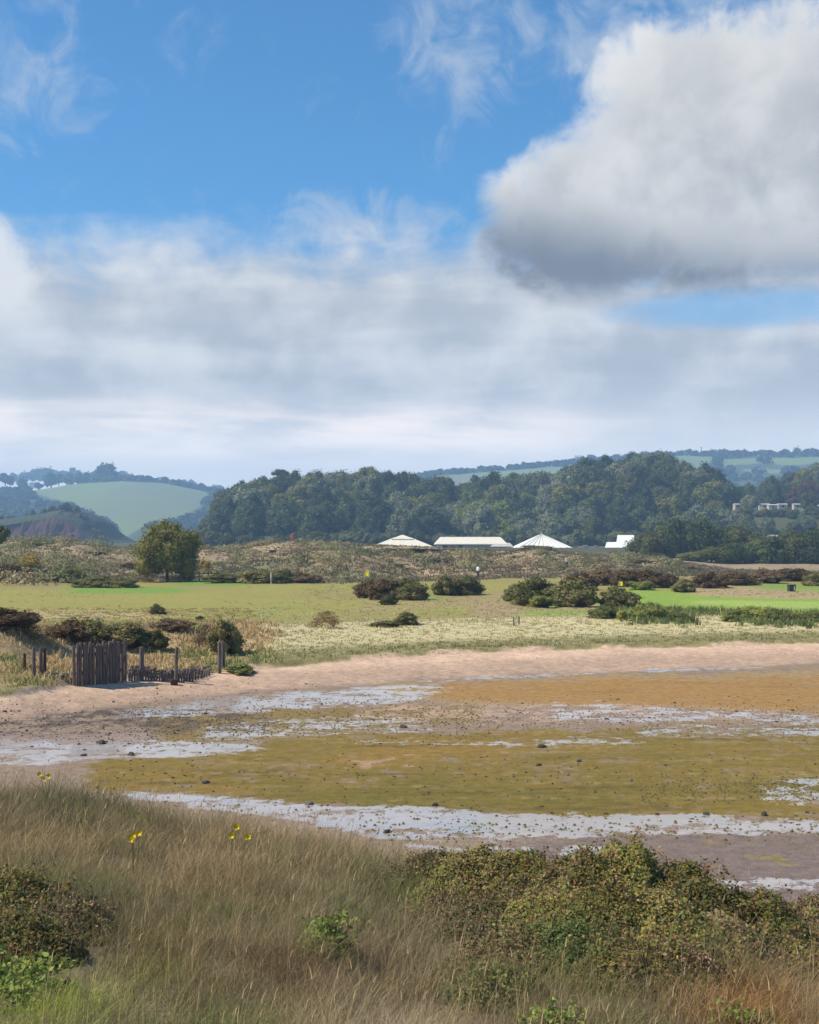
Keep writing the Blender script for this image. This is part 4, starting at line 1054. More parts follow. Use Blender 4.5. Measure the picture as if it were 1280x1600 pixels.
flag(967, 915.5, 126, 'yellow', 'yellow golf flag on the bright green at the right', .46, .40)
flag(454, 842, 254, 'red', 'red flag on the dune crest against the dark wood', .9, .5)
def post(px, pb, h_px, w_px, label, y=None, mat='wood', name='post', group=None, tilt=0.0, cap=None, cat='post', top=.85):
    x, y, z = gp(px, pb, .7) if y is None else at(px, y)
    zt = CH - (pb - h_px - HZ) / F * y; h = zt - z; r = w_px / F * y / 2
    g = random.Random(int(px * 7))
    o = MB().tube([(0, 0, -.5), (0, 0, h * .3), (tilt * h * .6, .01, h * .7), (tilt * h, 0, h)], [r * 1.05, r, r * .95, r * top], 9).build(name, M[mat], None, (x, y, z), g.uniform(0, 6))
    return tag(o, label, cat, group)
P_ = 'weathered posts of the old sea defence'
post(38, 1046, 25, 5, 'short reddish-brown post, leftmost of the old posts on the bank', mat='wood_red', group=P_)
post(53, 1058, 47, 6, 'slim grey post between the reddish one and the thick pair', group=P_)
post(64, 1058, 46, 6, 'thick grey post, left one of the close pair left of the fence', group=P_, tilt=.01)
post(70, 1058, 46, 5, 'reddish-brown post, right one of the close pair left of the fence', mat='wood_red', group=P_)
post(221, 1063, 52, 8, 'grey post standing just right of the stake fence', group=P_)
post(275, 1066, 55, 6, 'slim leaning post in the middle of the low stone bank', group=P_, tilt=.03)
post(343, 1052, 48, 6, 'lower post, left one of the last pair right of the stone bank', group=P_, tilt=.0)
post(348, 1046, 43, 8, 'stout broken post, right one of the last pair right of the stone bank', group=P_, tilt=.02)
post(153, 985, 19, 6, 'small grey-topped marker post on the bank crest above the fence', y=66, mat='stone_pale', name='marker_post')
post(424, 912, 17, 3, 'pale slim post in front of the dark hedge right of the lone tree', mat='pole', name='marker_post')
post(363, 972, 9, 2, 'thin dark stake on the grass above the last double post', name='stake')
post(803, 978, 14, 2.4, 'thin brown stake in the long grass, left of two below the big gorse', name='stake', mat='wood')
post(811, 976, 13, 2.4, 'thin brown stake in the long grass, right of two below the big gorse', name='stake', mat='wood')
post(917, 902, 12, 3, 'small pale post on the dune behind the brown gorse', y=205, mat='pole', name='marker_post')
post(866, 905, 8, 3, 'pale tee marker on the dune, left of two behind the big gorse', y=188, mat='cloth_white', name='tee_marker', cat='marker')
post(873, 905, 8, 3, 'pale tee marker on the dune, right of two behind the big gorse', y=188, mat='cloth_white', name='tee_marker', cat='marker')
x, y, z = gp(273, 1069, .5)
tag(MB().box((0, 0, .05), (.30, .26, .34), .3, .9).build('timber_block', M['wood_red'], None, (x, y - .15, z)), 'squared timber block at the foot of the slim leaning post', 'block')
# little rail fence by the lone tree
x, y, z = gp(314, 908, 1.3)
t = tag(empty('rail_fence', (x, y, z)), 'short post and rail fence right of the lone tree', 'fence')
for k in (-1.3, -.2, .9, 2.0): MB().box((k, 0, .55), (.12, .12, 1.3)).build('post', M['wood'], t)
for zz in (.95, .5): MB().box((.35, -.085, zz), (3.6, .05, .12)).build('rail', M['wood'], t)
# bin at the right
x, y, z = gp(1237, 924, 1.3)
t = tag(empty('litter_bin', (x, y, z)), 'small dark green bin on the grass near the right edge', 'bin')
MB().box((0, 0, .30), (.62, .5, .6), .2, 1.08).build('body', M['bin'], t)
MB().box((0, 0, .64), (.72, .6, .07), .2).build('lid', M['bin'], t)
MB().box((.22, -.30, .30), (.10, .05, .4), .2).build('bracket', M['pole'], t)
# golfers far off on the dune path
def person(px, y, facing, top, label, scale=1.0):
    x, y, z = at(px, y)
    v = [(0, 0, .93), (0, 0, 1.15), (0, 0, 1.38), (0, 0, 1.50), (0, .01, 1.60), (0, .01, 1.72),
         (.10, 0, .88), (.12, -.05, .48), (.12, .02, .08), (.12, -.14, .04), (-.10, 0, .88), (-.12, .06, .48), (-.13, .14, .09), (-.13, -.01, .04),
         (.19, 0, 1.40), (.25, .02, 1.12), (.20, -.20, .98), (.19, -.27, .95), (-.19, 0, 1.40), (-.25, .02, 1.12), (-.18, -.18, .96), (-.17, -.25, .93)]
    e = [(0, 1), (1, 2), (2, 3), (3, 4), (4, 5), (0, 6), (6, 7), (7, 8), (8, 9), (0, 10), (10, 11), (11, 12), (12, 13), (2, 14), (14, 15), (15, 16), (16, 17), (2, 18), (18, 19), (19, 20), (20, 21)]
    rad = [.15, .14, .16, .06, .095, .085, .10, .065, .045, .04, .10, .065, .045, .04, .065, .045, .032, .035, .065, .045, .032, .035]
    me = bpy.data.meshes.new('person'); me.from_pydata(v, e, []); me.update()
    for mm in (top, M['cloth_dark'], M['skin']): me.materials.append(mm)
    o = link('person', me, None, (x, y, z), facing); o.scale = (scale,) * 3
    sk = o.modifiers.new('skin', 'SKIN')
    for i, r in enumerate(rad): me.skin_vertices[0].data[i].radius = (r, r)
    me.skin_vertices[0].data[0].use_root = True
    ss_ = o.modifiers.new('sub', 'SUBSURF'); ss_.levels = 1; ss_.render_levels = 2
    tag(o, label, 'person', 'golfers on the dunes')
    dep = bpy.context.evaluated_depsgraph_get(); ev = o.evaluated_get(dep)
    m2 = bpy.data.meshes.new_from_object(ev); o.modifiers.clear(); o.data = m2
    m2.materials.clear()
    for mm in (top, M['cloth_dark'], M['skin']): m2.materials.append(mm)
    for p in m2.polygons:
        c = p.center; p.material_index = 2 if c.z > 1.46 or (abs(c.x) > .15 and c.z < 1.05 and c.y < -.14) else 1 if c.z < .94 else 0
        p.use_smooth = True
    b = MB(); b.tube([(0, .02, 1.66), (0, .02, 1.74), (0, .02, 1.81)], [.108, .10, .04], 10)
    b.build('hair', M['hair'], o, smooth=True)
    return o
person(886, 196, .6, M['cloth_white'], 'distant person in a white top standing behind the right end of the big gorse')
person(747, 172, -.8, M['cloth_white'], 'distant person in white by the dark bush right of centre, dark trousers', .95)

# ------------------------------------------------------------------ old stake fence and stone bank
x0, y0, z0 = gp(113, 1068, .5); x1, y1, z1 = gp(199, 1065, .5)
g = random.Random(4)
fen = tag(empty('stake_fence', ((x0 + x1) / 2, (y0 + y1) / 2, (z0 + z1) / 2), math.atan2(y1 - y0, x1 - x0)), 'panel of tall weathered grey stakes set close together above the pink beach', 'fence')
L = math.hypot(x1 - x0, y1 - y0); N = 17
zt = CH - (1007 - HZ) / F * y0 - (z0 + z1) / 2
for i in range(N):
    u = -L / 2 + L * (i + .5) / N + g.uniform(-.02, .02); h = zt + g.uniform(-.09, .07) + (.03 if i > 11 else 0)
    w = L / N * g.uniform(.82, 1.12); tl = g.uniform(-.025, .025); yy = g.uniform(-.035, .035)
    b = MB()
    n_ = 8; rw, rd = w / 2, .055
    b.tube([(u, yy, -.35), (u + tl * .3, yy, h * .4), (u + tl * .8, yy + .01, h * .92), (u + tl, yy, h)], [rw, rw * g.uniform(.92, 1.04), rw * .96, rw * g.uniform(.55, .85)], n_)
    o = b.build('stake', M['wood'], fen)
MB().box((0, .15, zt * .72), (L * .96, .07, .13)).build('back_rail', M['wood'], fen)
MB().box((0, .15, zt * .28), (L * .96, .07, .13)).build('back_rail', M['wood'], fen)
stone_me = []
def rock_mesh(name, mat, seed, flat=.6):
    g = np.random.default_rng(seed); nu, nw = 10, 6; v = []
    for i in range(nw + 1):
        for j in range(nu):
            a, e_ = 2 * math.pi * j / nu, math.pi * (i / nw - .5)
            d = np.array([math.cos(a) * math.cos(e_), math.sin(a) * math.cos(e_), math.sin(e_)])
            k = 1 + .28 * (g.random() - .5) if 0 < i < nw else 1
            k *= 1 + .22 * math.sin(2.1 * a + seed) * math.cos(e_)
            v.append(d * k * np.array([1, .85, flat]))
    q = [[i * nu + j, i * nu + (j + 1) % nu, (i + 1) * nu + (j + 1) % nu, (i + 1) * nu + j] for i in range(nw) for j in range(nu)]
    return np_mesh(name, np.array(v), [np.array(q)], mat, smooth=False)
rk = [rock_mesh('stone', M['stone'], k, .5 + .1 * (k % 3)) for k in range(4)] + [rock_mesh('stone', M['stone_pale'], 10 + k, .6) for k in range(2)] + [rock_mesh('stone', M['weed'], 20 + k, .45) for k in range(2)]
gr = random.Random(12)
def stone(px, py, wp, kind, label, group=None, z_=None, name='stone'):
    x, y, z = gp(px, py, .05)
    s = wp / F * y / 2
    me = rk[{'dark': gr.randrange(4), 'pale': 4 + gr.randrange(2), 'weed': 6 + gr.randrange(2)}[kind]]
    o = link(name, me, None, (x, y, z + s * .15 + (z_ or 0)), gr.uniform(0, 6.3)); o.scale = (s, s * gr.uniform(.8, 1.3), s * gr.uniform(.7, 1.2))
    return tag(o, label, 'stone', group)
# stone and stub bank behind the posts
for i in range(46):
    px = 200 + (i * 2.9) % 130 + gr.uniform(-2, 2); 
    line = np.interp(px, (200, 260, 300, 330), (1062, 1062, 1063, 1054)) - 3
    lay = i % 3
    stone(px, line - lay * .6, gr.uniform(7, 11), 'pale' if gr.random() < .6 else 'dark', 'rough %s stone in the low bank %s' % ('lower' if lay == 0 else 'upper', 'between the fence and the slim leaning post' if px < 272 else 'right of the slim leaning post'), 'stones of the low bank right of the fence', z_=lay * .13)
for i in range(12):
    px = 72 + i * 3.4; stone(px, 1061 + gr.uniform(-2, 2), gr.uniform(7, 11), 'pale', 'rough grey stone heaped between the close post pair and the fence', 'stones of the low bank left of the fence', z_=.12 * (i % 2))
for i in range(30):
    px = 202 + i * 4.3; pb = np.interp(px, (200, 260, 300, 330), (1064, 1064, 1065, 1055)); h_ = 17 + gr.uniform(-4, 4) if px < 312 else 10
    post(px, pb, h_, gr.uniform(3.0, 4.6), 'worn stake stub in the low bank %s' % ('between the fence and the slim leaning post' if px < 272 else 'right of the slim leaning post'), name='stake_stub', group='stake stubs of the low bank', cat='stake', tilt=gr.uniform(-.15, .15))
# stones named one by one on the flat
for a in ((483, 1257, 15, 'pale', 'big round brown stone at the far edge of the near puddle'), (322, 1224, 11, 'dark', 'dark stone alone at the left of the olive weed'), (205, 1180, 12, 'dark', 'brown stone at the left water patch, in front of the weed'), (159, 1162, 14, 'dark', 'dark stone at the far edge of the left water patch'),
          (131, 1181, 9, 'dark', 'dark stone standing in the left water patch'), (846, 1168, 14, 'dark', 'dark flat stone in the middle of the olive weed, leftmost of two'), (905, 1190, 10, 'dark', 'small dark stone right of and below the flat stone on the weed'), (985, 1220, 10, 'pale', 'upright grey stone alone on the olive weed'), (842, 1196, 11, 'dark', 'dark flat stone below the one in the middle of the weed'), (680, 1259, 10, 'dark', 'dark stone at the near edge of the weed, left of centre line'),
          (1194, 1274, 14, 'dark', 'largest dark stone along the near puddle at the right'), (1104, 1273, 10, 'dark', 'dark stone left of the largest along the near puddle'), (1261, 1270, 8, 'dark', 'dark stone right of the largest along the near puddle'), (1027, 1273, 7, 'dark', 'small dark stone along the near puddle, below the upright grey stone'), (947, 1272, 8, 'dark', 'dark stone along the near puddle, fourth from the right'), (862, 1271, 7, 'dark', 'dark stone along the near puddle near the middle'), (605, 1301, 14, 'weed', 'green weedy clump standing in the near puddle'), (1040, 1196, 7, 'dark', 'small dark stone on the weed left of the right-hand wet patch'), (630, 1137, 12, 'dark', 'dark stone on the pink mud in the middle distance'), (948, 1124, 7, 'dark', 'dark stone by the wet streak below the orange weed'), (966, 1093, 6, 'dark', 'dark stone on the orange weed'), (245, 1076, 5, 'dark', 'dark pebble alone on the pink beach below the fence'), (177, 1097, 5, 'dark', 'dark pebble low on the pink beach'), (478, 1069, 5, 'pale', 'pale scrap-like pebble on the beach edge')):
    stone(*a)
gq = random.Random(99)
for i in range(230):
    zone = gq.random()
    if zone < .42: px, py, k = gq.uniform(-20, 420), gq.triangular(1104, 1182, 1130), 'dark'
    elif zone < .75: px, py, k = gq.uniform(430, 1300), gq.triangular(1066, 1180, 1120), 'dark'
    elif zone < .87: px, py, k = gq.uniform(180, 1300), gq.uniform(1180, 1262), 'dark'
    else: px, py, k = gq.uniform(560, 1300), gq.uniform(1276, 1312), 'weed'
    wp = gq.triangular(1.8, 6.5, 2.4)
    where = ('on the dark strand at the left' if px < 200 else 'on the grey mud by the left wet patch') if zone < .42 else ('on the far mud left of the orange weed' if px < 660 else 'on the far mud and orange weed right of centre') if zone < .75 else 'on the broad olive weed' if zone < .87 else 'in the near puddle'
    stone(px, py, wp, k, ('tiny ' if wp < 3.0 else 'small ' if wp < 4.5 else 'middling ') + ('dark stone ' if k == 'dark' else 'green weedy tuft ') + where, 'small stones on the mud flat' if k == 'dark' else 'weed tufts in the near puddle', name='stone' if k == 'dark' else 'weed_tuft')
peb = Stuff(); gp_ = np.random.default_rng(3)
def pebbles(n, px0, px1, py0, py1, col, smin, smax):
    for _ in range(n):
        px, py = gp_.uniform(px0, px1), gp_.triangular(py0, (py0 + py1) / 2, py1)
        z = 0.03; x, y = pz(px, py, z); z = hgt(x, y); s = gp_.uniform(smin, smax)
        v = np.array([(-s, 0, 0), (0, -s, 0), (s * .9, 0, 0), (0, s, 0), (0, 0, s * .8), (0, 0, -s * .5)]) * gp_.uniform(.7, 1.4, 3) + (x, y, z)
        peb.add(v, np.array([(0, 1, 4, 4), (1, 2, 4, 4), (2, 3, 4, 4), (3, 0, 4, 4)])[:, :4], np.tile(np.array(col) * gp_.uniform(.5, 1.6), (6, 1)))
pebbles(1500, -30, 420, 1102, 1168, (.07, .055, .043), .010, .04)
pebbles(900, 400, 1300, 1085, 1150, (.08, .062, .045), .010, .04)
pebbles(500, 150, 1300, 1160, 1262, (.06, .05, .025), .012, .045)
pebbles(380, 560, 1300, 1266, 1318, (.115, .105, .03), .012, .05)
pebbles(220, 180, 760, 1232, 1300, (.12, .10, .03), .010, .045)
pebbles(900, 1000, 1300, 1205, 1262, (.13, .11, .03), .010, .045)
pebbles(1400, 200, 760, 1070, 1165, (.14, .10, .035), .012, .05)
pebbles(1500, 640, 1300, 1085, 1165, (.15, .10, .035), .010, .045)
pebbles(250, 0, 1300, 1015, 1075, (.10, .07, .055), .012, .04)
qq = np.concatenate(peb.q)[:, :3]
me = np_mesh('strand_pebbles', np.concatenate(peb.v), [qq], M['leafcol'], col=np.concatenate(peb.c))
tag(link('strand_pebbles', me), 'scattered pebbles and weed scraps on the mud and beach', 'pebbles', None, 'stuff')

# ------------------------------------------------------------------ rough grass beyond the beach, on bank, course and dunes
def tufts(name, N, y0, y1, px0, px1, hmin, hmax, keep, colf, label, per=7, width=None, spread=.12, seed=1):
    g = np.random.default_rng(seed)
    y = np.exp(g.uniform(np.log(y0), np.log(y1), N)); px = g.uniform(px0, px1, N)
    x = (px - 640) / F * y
    k = keep(x, y, px) > g.random(N); x, y, px = x[k], y[k], px[k]
    z = height(x, y); n = len(x)
    X_ = np.repeat(x, per) + g.normal(size=n * per) * spread; Y_ = np.repeat(y, per) + g.normal(size=n * per) * spread; Z_ = np.repeat(z, per)
    h = np.repeat(g.uniform(hmin, hmax, n), per) * g.uniform(.6, 1.15, n * per)
    c = np.repeat(colf(x, y, px, g), per, 0) * g.uniform(.75, 1.25, (n * per, 1))
    w = np.repeat(y * (1.7 / F), per) if width is None else width
    v, q, cc = blades(np.stack([X_, Y_, Z_ - .02], 1), h, g.uniform(.1, .7, n * per), g.uniform(0, 6.28, n * per), w * g.uniform(.8, 1.6, n * per), c, 2, face=g.normal(size=n * per) * .5)
    o = link(name, np_mesh(name, v, [q], M['grass'], col=np.clip(cc, .005, .9)))
    return tag(o, label, 'grass', None, 'stuff')
def keep_bank(x, y, px):
    yg = shore_up(px); return ss(y, yg + .1, yg + .7) * (y < 96) * np.where(px < 420, 1.0, 1 - .80 * ss(y, yg + 19, yg + 24))
def col_bank(x, y, px, g):
    yg = shore_up(px); d = y - yg; n = len(x)
    c = np.tile(np.array([[.27, .24, .095]]), (n, 1))
    v = fbm(x * .35, y * .12, 70, 3)[:, None]
    straw = np.array([[.50, .43, .235]]); tan_ = np.array([[.42, .29, .14]]); green = np.array([[.22, .235, .085]])
    t = (ss(d, 2.5, 7) * (px > 380))[:, None]
    c = c * (1 - t) + straw * t
    t = (ss(d, .8, 4) * (px <= 400))[:, None]; c = c * (1 - t) + tan_ * t
    t = np.clip(.4 + 1.3 * v, 0, 1) * .5; c = c * (1 - t) + green * t
    t = (ss(v[:, 0], .25, .6) * .5)[:, None]; c = c * (1 - t) + straw * t
    return c * g.uniform(.85, 1.15, (n, 1))
tufts('bank_grass', 15000, 44, 96, -20, 1300, .05, .15, keep_bank, col_bank, 'rough pale grass and green fringe along the top of the beach', 7, seed=1)
def keep_reed(x, y, px):
    py = row_of(y, 1.3); v = fbm(x * .3, y * .12, 71, 3)
    return ss(px, 925, 990) * stripe(px, py, [(900, 955, 968), (1000, 950, 970), (1320, 958, 972)], 3) * ss(v, -.35, .2)
tufts('bank_tussocks', 5200, 50, 78, -20, 440, .14, .42, lambda x, y, px: keep_bank(x, y, px) * ss(fbm(x * .5, y * .4, 75, 3), -.35, .25), lambda x, y, px, g: np.array([[.40, .29, .145]]) * g.uniform(.8, 1.2, (len(x), 1)) + np.array([[-.16, -.05, -.06]]) * ss(fbm(x * .25, y * .25, 76, 3), -.1, .4)[:, None], 'taller tan grass tussocks on the bank around the old fence', 8, spread=.10, seed=6)
tufts('reeds', 3600, 76, 108, 900, 1310, .22, .62, keep_reed, lambda x, y, px, g: np.array([[.20, .26, .085]]) * g.uniform(.7, 1.5, (len(x), 1)) + np.array([[.05, .02, .0]]) * g.random((len(x), 1)), 'green reeds and tall weeds in front of the bright green', 7, seed=2)
def keep_golf(x, y, px):
    yg = shore_up(px); v = fbm(x * .12, y * .05, 72, 3)
    py = row_of(y, 1.25)
    tanp = stripe(px, py, [(560, 934, 958), (760, 932, 962), (940, 945, 960)], 4) + stripe(px, py, [(1080, 917, 932), (1320, 925, 938)], 3) + stripe(px, py, [(480, 914, 940), (560, 914, 938)], 4) + stripe(px, py, [(-50, 948, 968), (260, 950, 968)], 4) * .7
    return np.clip(ss(v, .1, .5) * .22 + tanp * .6, 0, 1) * (y > yg + 18)
tufts('fairway_rough', 12000, 74, 165, -30, 1310, .04, .12, keep_golf, lambda x, y, px, g: np.array([[.40, .31, .16]]) * g.uniform(.7, 1.25, (len(x), 1)) + np.array([[-.10, .0, -.03]]) * g.random((len(x), 1)), 'short tan rough grass in patches on the golf course', 5, seed=3)
def keep_dune(x, y, px):
    yd = tab(px, (-600, 138), (0, 140), (90, 146), (120, 156), (300, 160), (480, 150), (560, 150), (760, 165), (1000, 172), (1280, 190))
    return ss(y, yd - 2, yd + 3) * .9
def col_dune(x, y, px, g):
    n = len(x); a = fbm(x * .09, y * .05, 50, 4); b = fbm(x * .35, y * .2, 51, 4)
    c = np.tile(np.array([[.30, .24, .13]]), (n, 1))
    for col, w in (((.24, .225, .11), ss(a + .5 * b, .0, .45)), ((.36, .30, .165), ss(-a + .6 * b, .2, .65)), ((.24, .17, .10), ss(b, .3, .55))):
        c = c * (1 - w[:, None]) + np.array(col) * w[:, None]
    return c * g.uniform(.85, 1.15, (n, 1))
tufts('dune_heath', 22000, 138, 275, -30, 1310, .15, .50, keep_dune, col_dune, 'brown heath and marram covering the far dunes', 6, spread=.35, seed=4)

# ------------------------------------------------------------------ foreground: marram, dry stalks, brambles
gF = np.random.default_rng(77)
def fg_points(N, y0=7.2, y1=26.0, t=.36):
    y = gF.uniform(y0, y1, N); x = gF.uniform(-t, t, N) * (y + 1.5); kk = gF.random(N) < np.clip(.70 + .8 * fbm(x * 1.7, y * 1.3, 95, 3), .06, 1); x, y = x[kk], y[kk]
    z = fg(x, y); px = col_of(x, y)
    k = z > .35
    return x[k], y[k], z[k], px[k]
def pyof(y, z): return row_of(y, z)
straw, grey, green, rust, pale = (np.array(c) for c in ((.47, .35, .18), (.29, .27, .145), (.205, .235, .070), (.37, .225, .115), (.62, .52, .35)))
def fg_col(x, y, px, n):
    a = fbm(x * .45, y * .28, 80, 4)[:, None]; b = fbm(x * 1.6, y * 1.1, 81, 3)[:, None]
    r = gF.random((n, 1)); zz = fg(x, y) + .35; py = row_of(y, zz)
    c = straw * (.30 + .55 * r) + grey * (.62 - .5 * r)
    t = np.clip(.35 + 1.2 * a + .6 * b, 0, 1); c = c * (1 - t) + grey * t
    t = np.clip(-.15 + 1.5 * b - .9 * a, 0, 1) * .9; c = c * (1 - t) + rust * t
    t = np.clip(-.12 + 1.8 * b + .9 * a, 0, 1) * .85; c = c * (1 - t) + green * t
    def spot(cx, cy, rx, ry): return np.exp(-(((px - cx) / rx) ** 2 + ((py - cy) / ry) ** 2))[:, None]
    for cx, cy, rx, ry, col, k in ((620, 1590, 150, 55, pale, .85), (330, 1330, 260, 40, straw * 1.15, .45), (100, 1290, 160, 35, straw * 1.2, .5), (1150, 1540, 110, 45, np.array((.55, .30, .12)), .85), (1230, 1580, 60, 60, np.array((.45, .28, .12)), .6), (60, 1530, 170, 75, np.array((.38, .43, .09)), 1.0), (330, 1570, 120, 40, np.array((.20, .27, .07)), .7),
                                   (350, 1400, 120, 25, np.array((.26, .31, .11)), .6), (450, 1480, 180, 50, np.array((.36, .23, .13)), .7), (120, 1235, 170, 26, np.array((.15, .155, .065)), .85), (850, 1560, 160, 50, np.array((.24, .19, .095)), .7), (1000, 1590, 120, 30, np.array((.24, .26, .08)), .6)):
        t = spot(cx, cy, rx, ry) * k; c = c * (1 - t) + col * t
    return c
def bramble_w(px, py):       # where the brambles keep the grass down
    w = np.exp(-(((px - 970) / 370) ** 4 + ((py - 1412) / 92) ** 4)) * .95
    return np.maximum(w, np.exp(-(((px - 45) / 125) ** 4 + ((py - 1408) / 52) ** 4)) * .8)
st = Stuff()
for N, hm, hx, y0, y1, w0 in ((260000, .20, .46, 7.2, 26.5, .0024), (80000, .10, .28, 7.2, 26, .0045), (42000, .35, .72, 12, 26, .0024)):
    x, y, z, px = fg_points(N, y0, y1)
    py = row_of(y, z + .3)
    k = gF.random(len(x)) > bramble_w(px, py) * .88; x, y, z, px = x[k], y[k], z[k], px[k]; n = len(x)
    cl_ = fbm(x * 1.6, y * 1.2, 83, 3) * 1.5
    h = gF.uniform(hm, hx, n) * (1 + .45 * cl_)
    sw = fbm(x * .5, y * .4, 84, 3) * 2.2                         # combed by the wind, tuft by tuft
    ang = np.where(gF.random(n) < .35, gF.normal(size=n) * 1.0 + sw, gF.uniform(0, 6.28, n))
    c = fg_col(x, y, px, n) * gF.uniform(.7, 1.3, (n, 1))
    tip = c * np.array([1.12, 1.02, .95])
    v, q, cc = blades(np.stack([x, y, z - .03], 1), h, gF.uniform(.15, 1.15, n), ang, w0 + y * .00018, c, 3, tip, face=gF.normal(size=n) * .9)
    st.add(v, q, cc)
tag(link('dune_grass', st.mesh('dune_grass', M['grass'])), 'tall dry marram and meadow grass covering the foreground dune', 'grass', None, 'stuff')
# seed stalks
st = Stuff()
x, y, z, px = fg_points(4200, 7.5, 25); py = row_of(y, z + .5)
k = gF.random(len(x)) > bramble_w(px, py) * .8; x, y, z = x[k], y[k], z[k]; n = len(x)
h = gF.uniform(.38, .80, n); c = np.tile(np.array([[.36, .255, .135]]), (n, 1)) * gF.uniform(.6, 1.25, (n, 1))
ang = gF.normal(size=n) * 1.2
ln = gF.uniform(.05, .4, n)
v, q, cc = blades(np.stack([x, y, z - .03], 1), h, ln, ang, .0028 + y * .00018, c, 3, face=gF.normal(size=n) * .6)
st.add(v, q, cc)
tx = x + np.cos(ang) * ln * h * .93; ty = y + np.sin(ang) * ln * h * .93; tz = z - .03 + h * .88 * (1 - .3 * ln)
v, q, cc = blades(np.stack([tx, ty, tz], 1), gF.uniform(.06, .14, n), ln + .2, ang, .0045 + y * .00028, c * 1.08, 2, face=gF.normal(size=n) * .6)
st.add(v, q, cc)
tag(link('seed_stalks', st.mesh('seed_stalks', M['grass'])), 'straw-coloured flowering stalks standing above the foreground grass', 'grass', None, 'stuff')

pal = {'mixed': (((.11, .13, .032), 4), ((.17, .17, .038), 4), ((.23, .19, .045), 3), ((.25, .145, .06), 2.6), ((.27, .20, .035), 1.2), ((.16, .055, .035), .5), ((.24, .19, .11), 1.2)),
       'brown': (((.12, .13, .036), 3), ((.21, .165, .06), 3), ((.26, .165, .08), 3), ((.23, .175, .055), 1.4), ((.16, .065, .04), .6), ((.27, .21, .13), 1.6)),
       'green': (((.10, .145, .035), 3), ((.145, .180, .045), 3), ((.20, .20, .05), 1.6), ((.22, .165, .07), 1.2)),
       'fern': (((.13, .19, .035), 4), ((.18, .23, .045), 3), ((.25, .26, .06), 1.5))}
def bramble(px, py_top, y, wx, wy, hgt_, kind, label, n=9000, leaf=.030, seed=0, name='bramble_bush', cat='bush', stems=26, spray=1.0):
    g = np.random.default_rng(900 + seed)
    if hgt_:                                  # stand where a plant this tall shows its top at that row
        yy = np.linspace(8.2, 20, 400)
        ok = fg((px - 640) / F * yy, yy) + hgt_ >= CH - (py_top - HZ) / F * yy
        if ok.any(): y = float(yy[np.argmax(ok)])
    n = int(n * 2.3) if leaf >= .024 and kind != 'fern' else n; leaf *= .62 if kind != 'fern' else .6
    x0 = (px - 640) / F * y
    zb = float(fg(np.array([x0]), np.array([y]))[0])
    zt = CH - (py_top - HZ) / F * y if py_top else zb + hgt_
    H = max(zt - zb, .25)
    a = g.uniform(0, 2 * math.pi, n); r = np.sqrt(g.random(n)) * 1.05
    lx, ly = np.cos(a) * r * wx, np.sin(a) * r * wy
    lump = .84 + .30 * fbm(lx * 2.2 + seed, ly * 2.2, 90, 3) + .16 * fbm(lx * 7 + seed, ly * 7, 91, 2)
    r = r * (1 + .22 * fbm(np.cos(a) * 2 + seed, np.sin(a) * 2, 93, 3)); dome = H * np.clip(1.05 - r ** 2.0, 0, 1) ** .9 * lump
    depth = g.exponential(.09, n) - .05 * (g.random(n) < .25)
    lz = np.clip(dome - depth, .02, None)
    gz = fg(x0 + lx, y + ly) - zb
    p = np.stack([lx, ly, gz + lz], 1)
    tot = sum(w for _, w in pal[kind]); cols = np.array([c for c, _ in pal[kind]])
    vv = fbm(lx * 3.0 + seed, ly * 3.0, 92, 3) * .9
    u = np.clip(g.random(n) + vv * .5, 0, .999)
    idx = np.searchsorted(np.cumsum([w / tot for _, w in pal[kind]]), u)
    c = cols[np.clip(idx, 0, len(cols) - 1)] * g.uniform(.7, 1.35, (n, 1))
    nr = np.stack([lx / wx * .7, ly / wy * .7 - .25, np.full(n, .8)], 1) + g.normal(size=(n, 3)) * .55
    v, q = quads(p, nr, leaf * g.uniform(.5, 1.3, n) * np.where(g.random(n) < .15, 1.7, 1), g, 1.0)
    t = tag(empty(name, (x0, y, zb), 0), label, cat, 'brambles on the foreground dune' if name == 'bramble_bush' else None)
    link('leaves', np_mesh('leaves', v, [q], M['leafcol'], col=np.repeat(c, 4, 0)), t)
    b = MB(); gg = random.Random(seed); shoots = []
    for i in range(stems):
        th = gg.uniform(0, 6.28); rr = gg.uniform(.1, .8); sx, sy = math.cos(th) * rr * wx, math.sin(th) * rr * wy
        e = gg.uniform(.5, 1.1) * wx * .6; dr = gg.uniform(0, 6.28); top = H * gg.uniform(.75, 1.12) * (1 - rr ** 2 * .5) * spray
        fl = gg.uniform(.55, 1.0); pts = []; kx, ky = gg.uniform(-.1, .1), gg.uniform(-.1, .1)
        for k in range(8):
            u = k / 7 * fl * 1.25
            pts.append((sx + math.cos(dr) * e * u + kx * math.sin(u * 5), sy + math.sin(dr) * e * u + ky * math.sin(u * 4), top * (1 - (1 - min(u, 1.6) / .85) ** 2) ** 1.0 if u < 1.7 else 0))
        shoots += [pts[k] for k in (3, 4, 5, 6, 7)]
        b.tube(pts, [.0045 - .0004 * k for k in range(8)], 4, False)
    b.build('stems', M['stem'], t)
    sp = np.repeat(np.array(shoots), 4, 0); m_ = len(sp); sp = sp + g.normal(size=(m_, 3)) * .03
    v, q = quads(sp, g.normal(size=(m_, 3)) + (0, 0, .6), leaf * g.uniform(.7, 1.7, m_), g)
    ci = g.integers(0, len(cols), m_)
    link('shoot_leaves', np_mesh('shoot_leaves', v, [q], M['leafcol'], col=np.repeat(cols[ci] * g.uniform(.8, 1.3, (m_, 1)), 4, 0)), t)
    return t
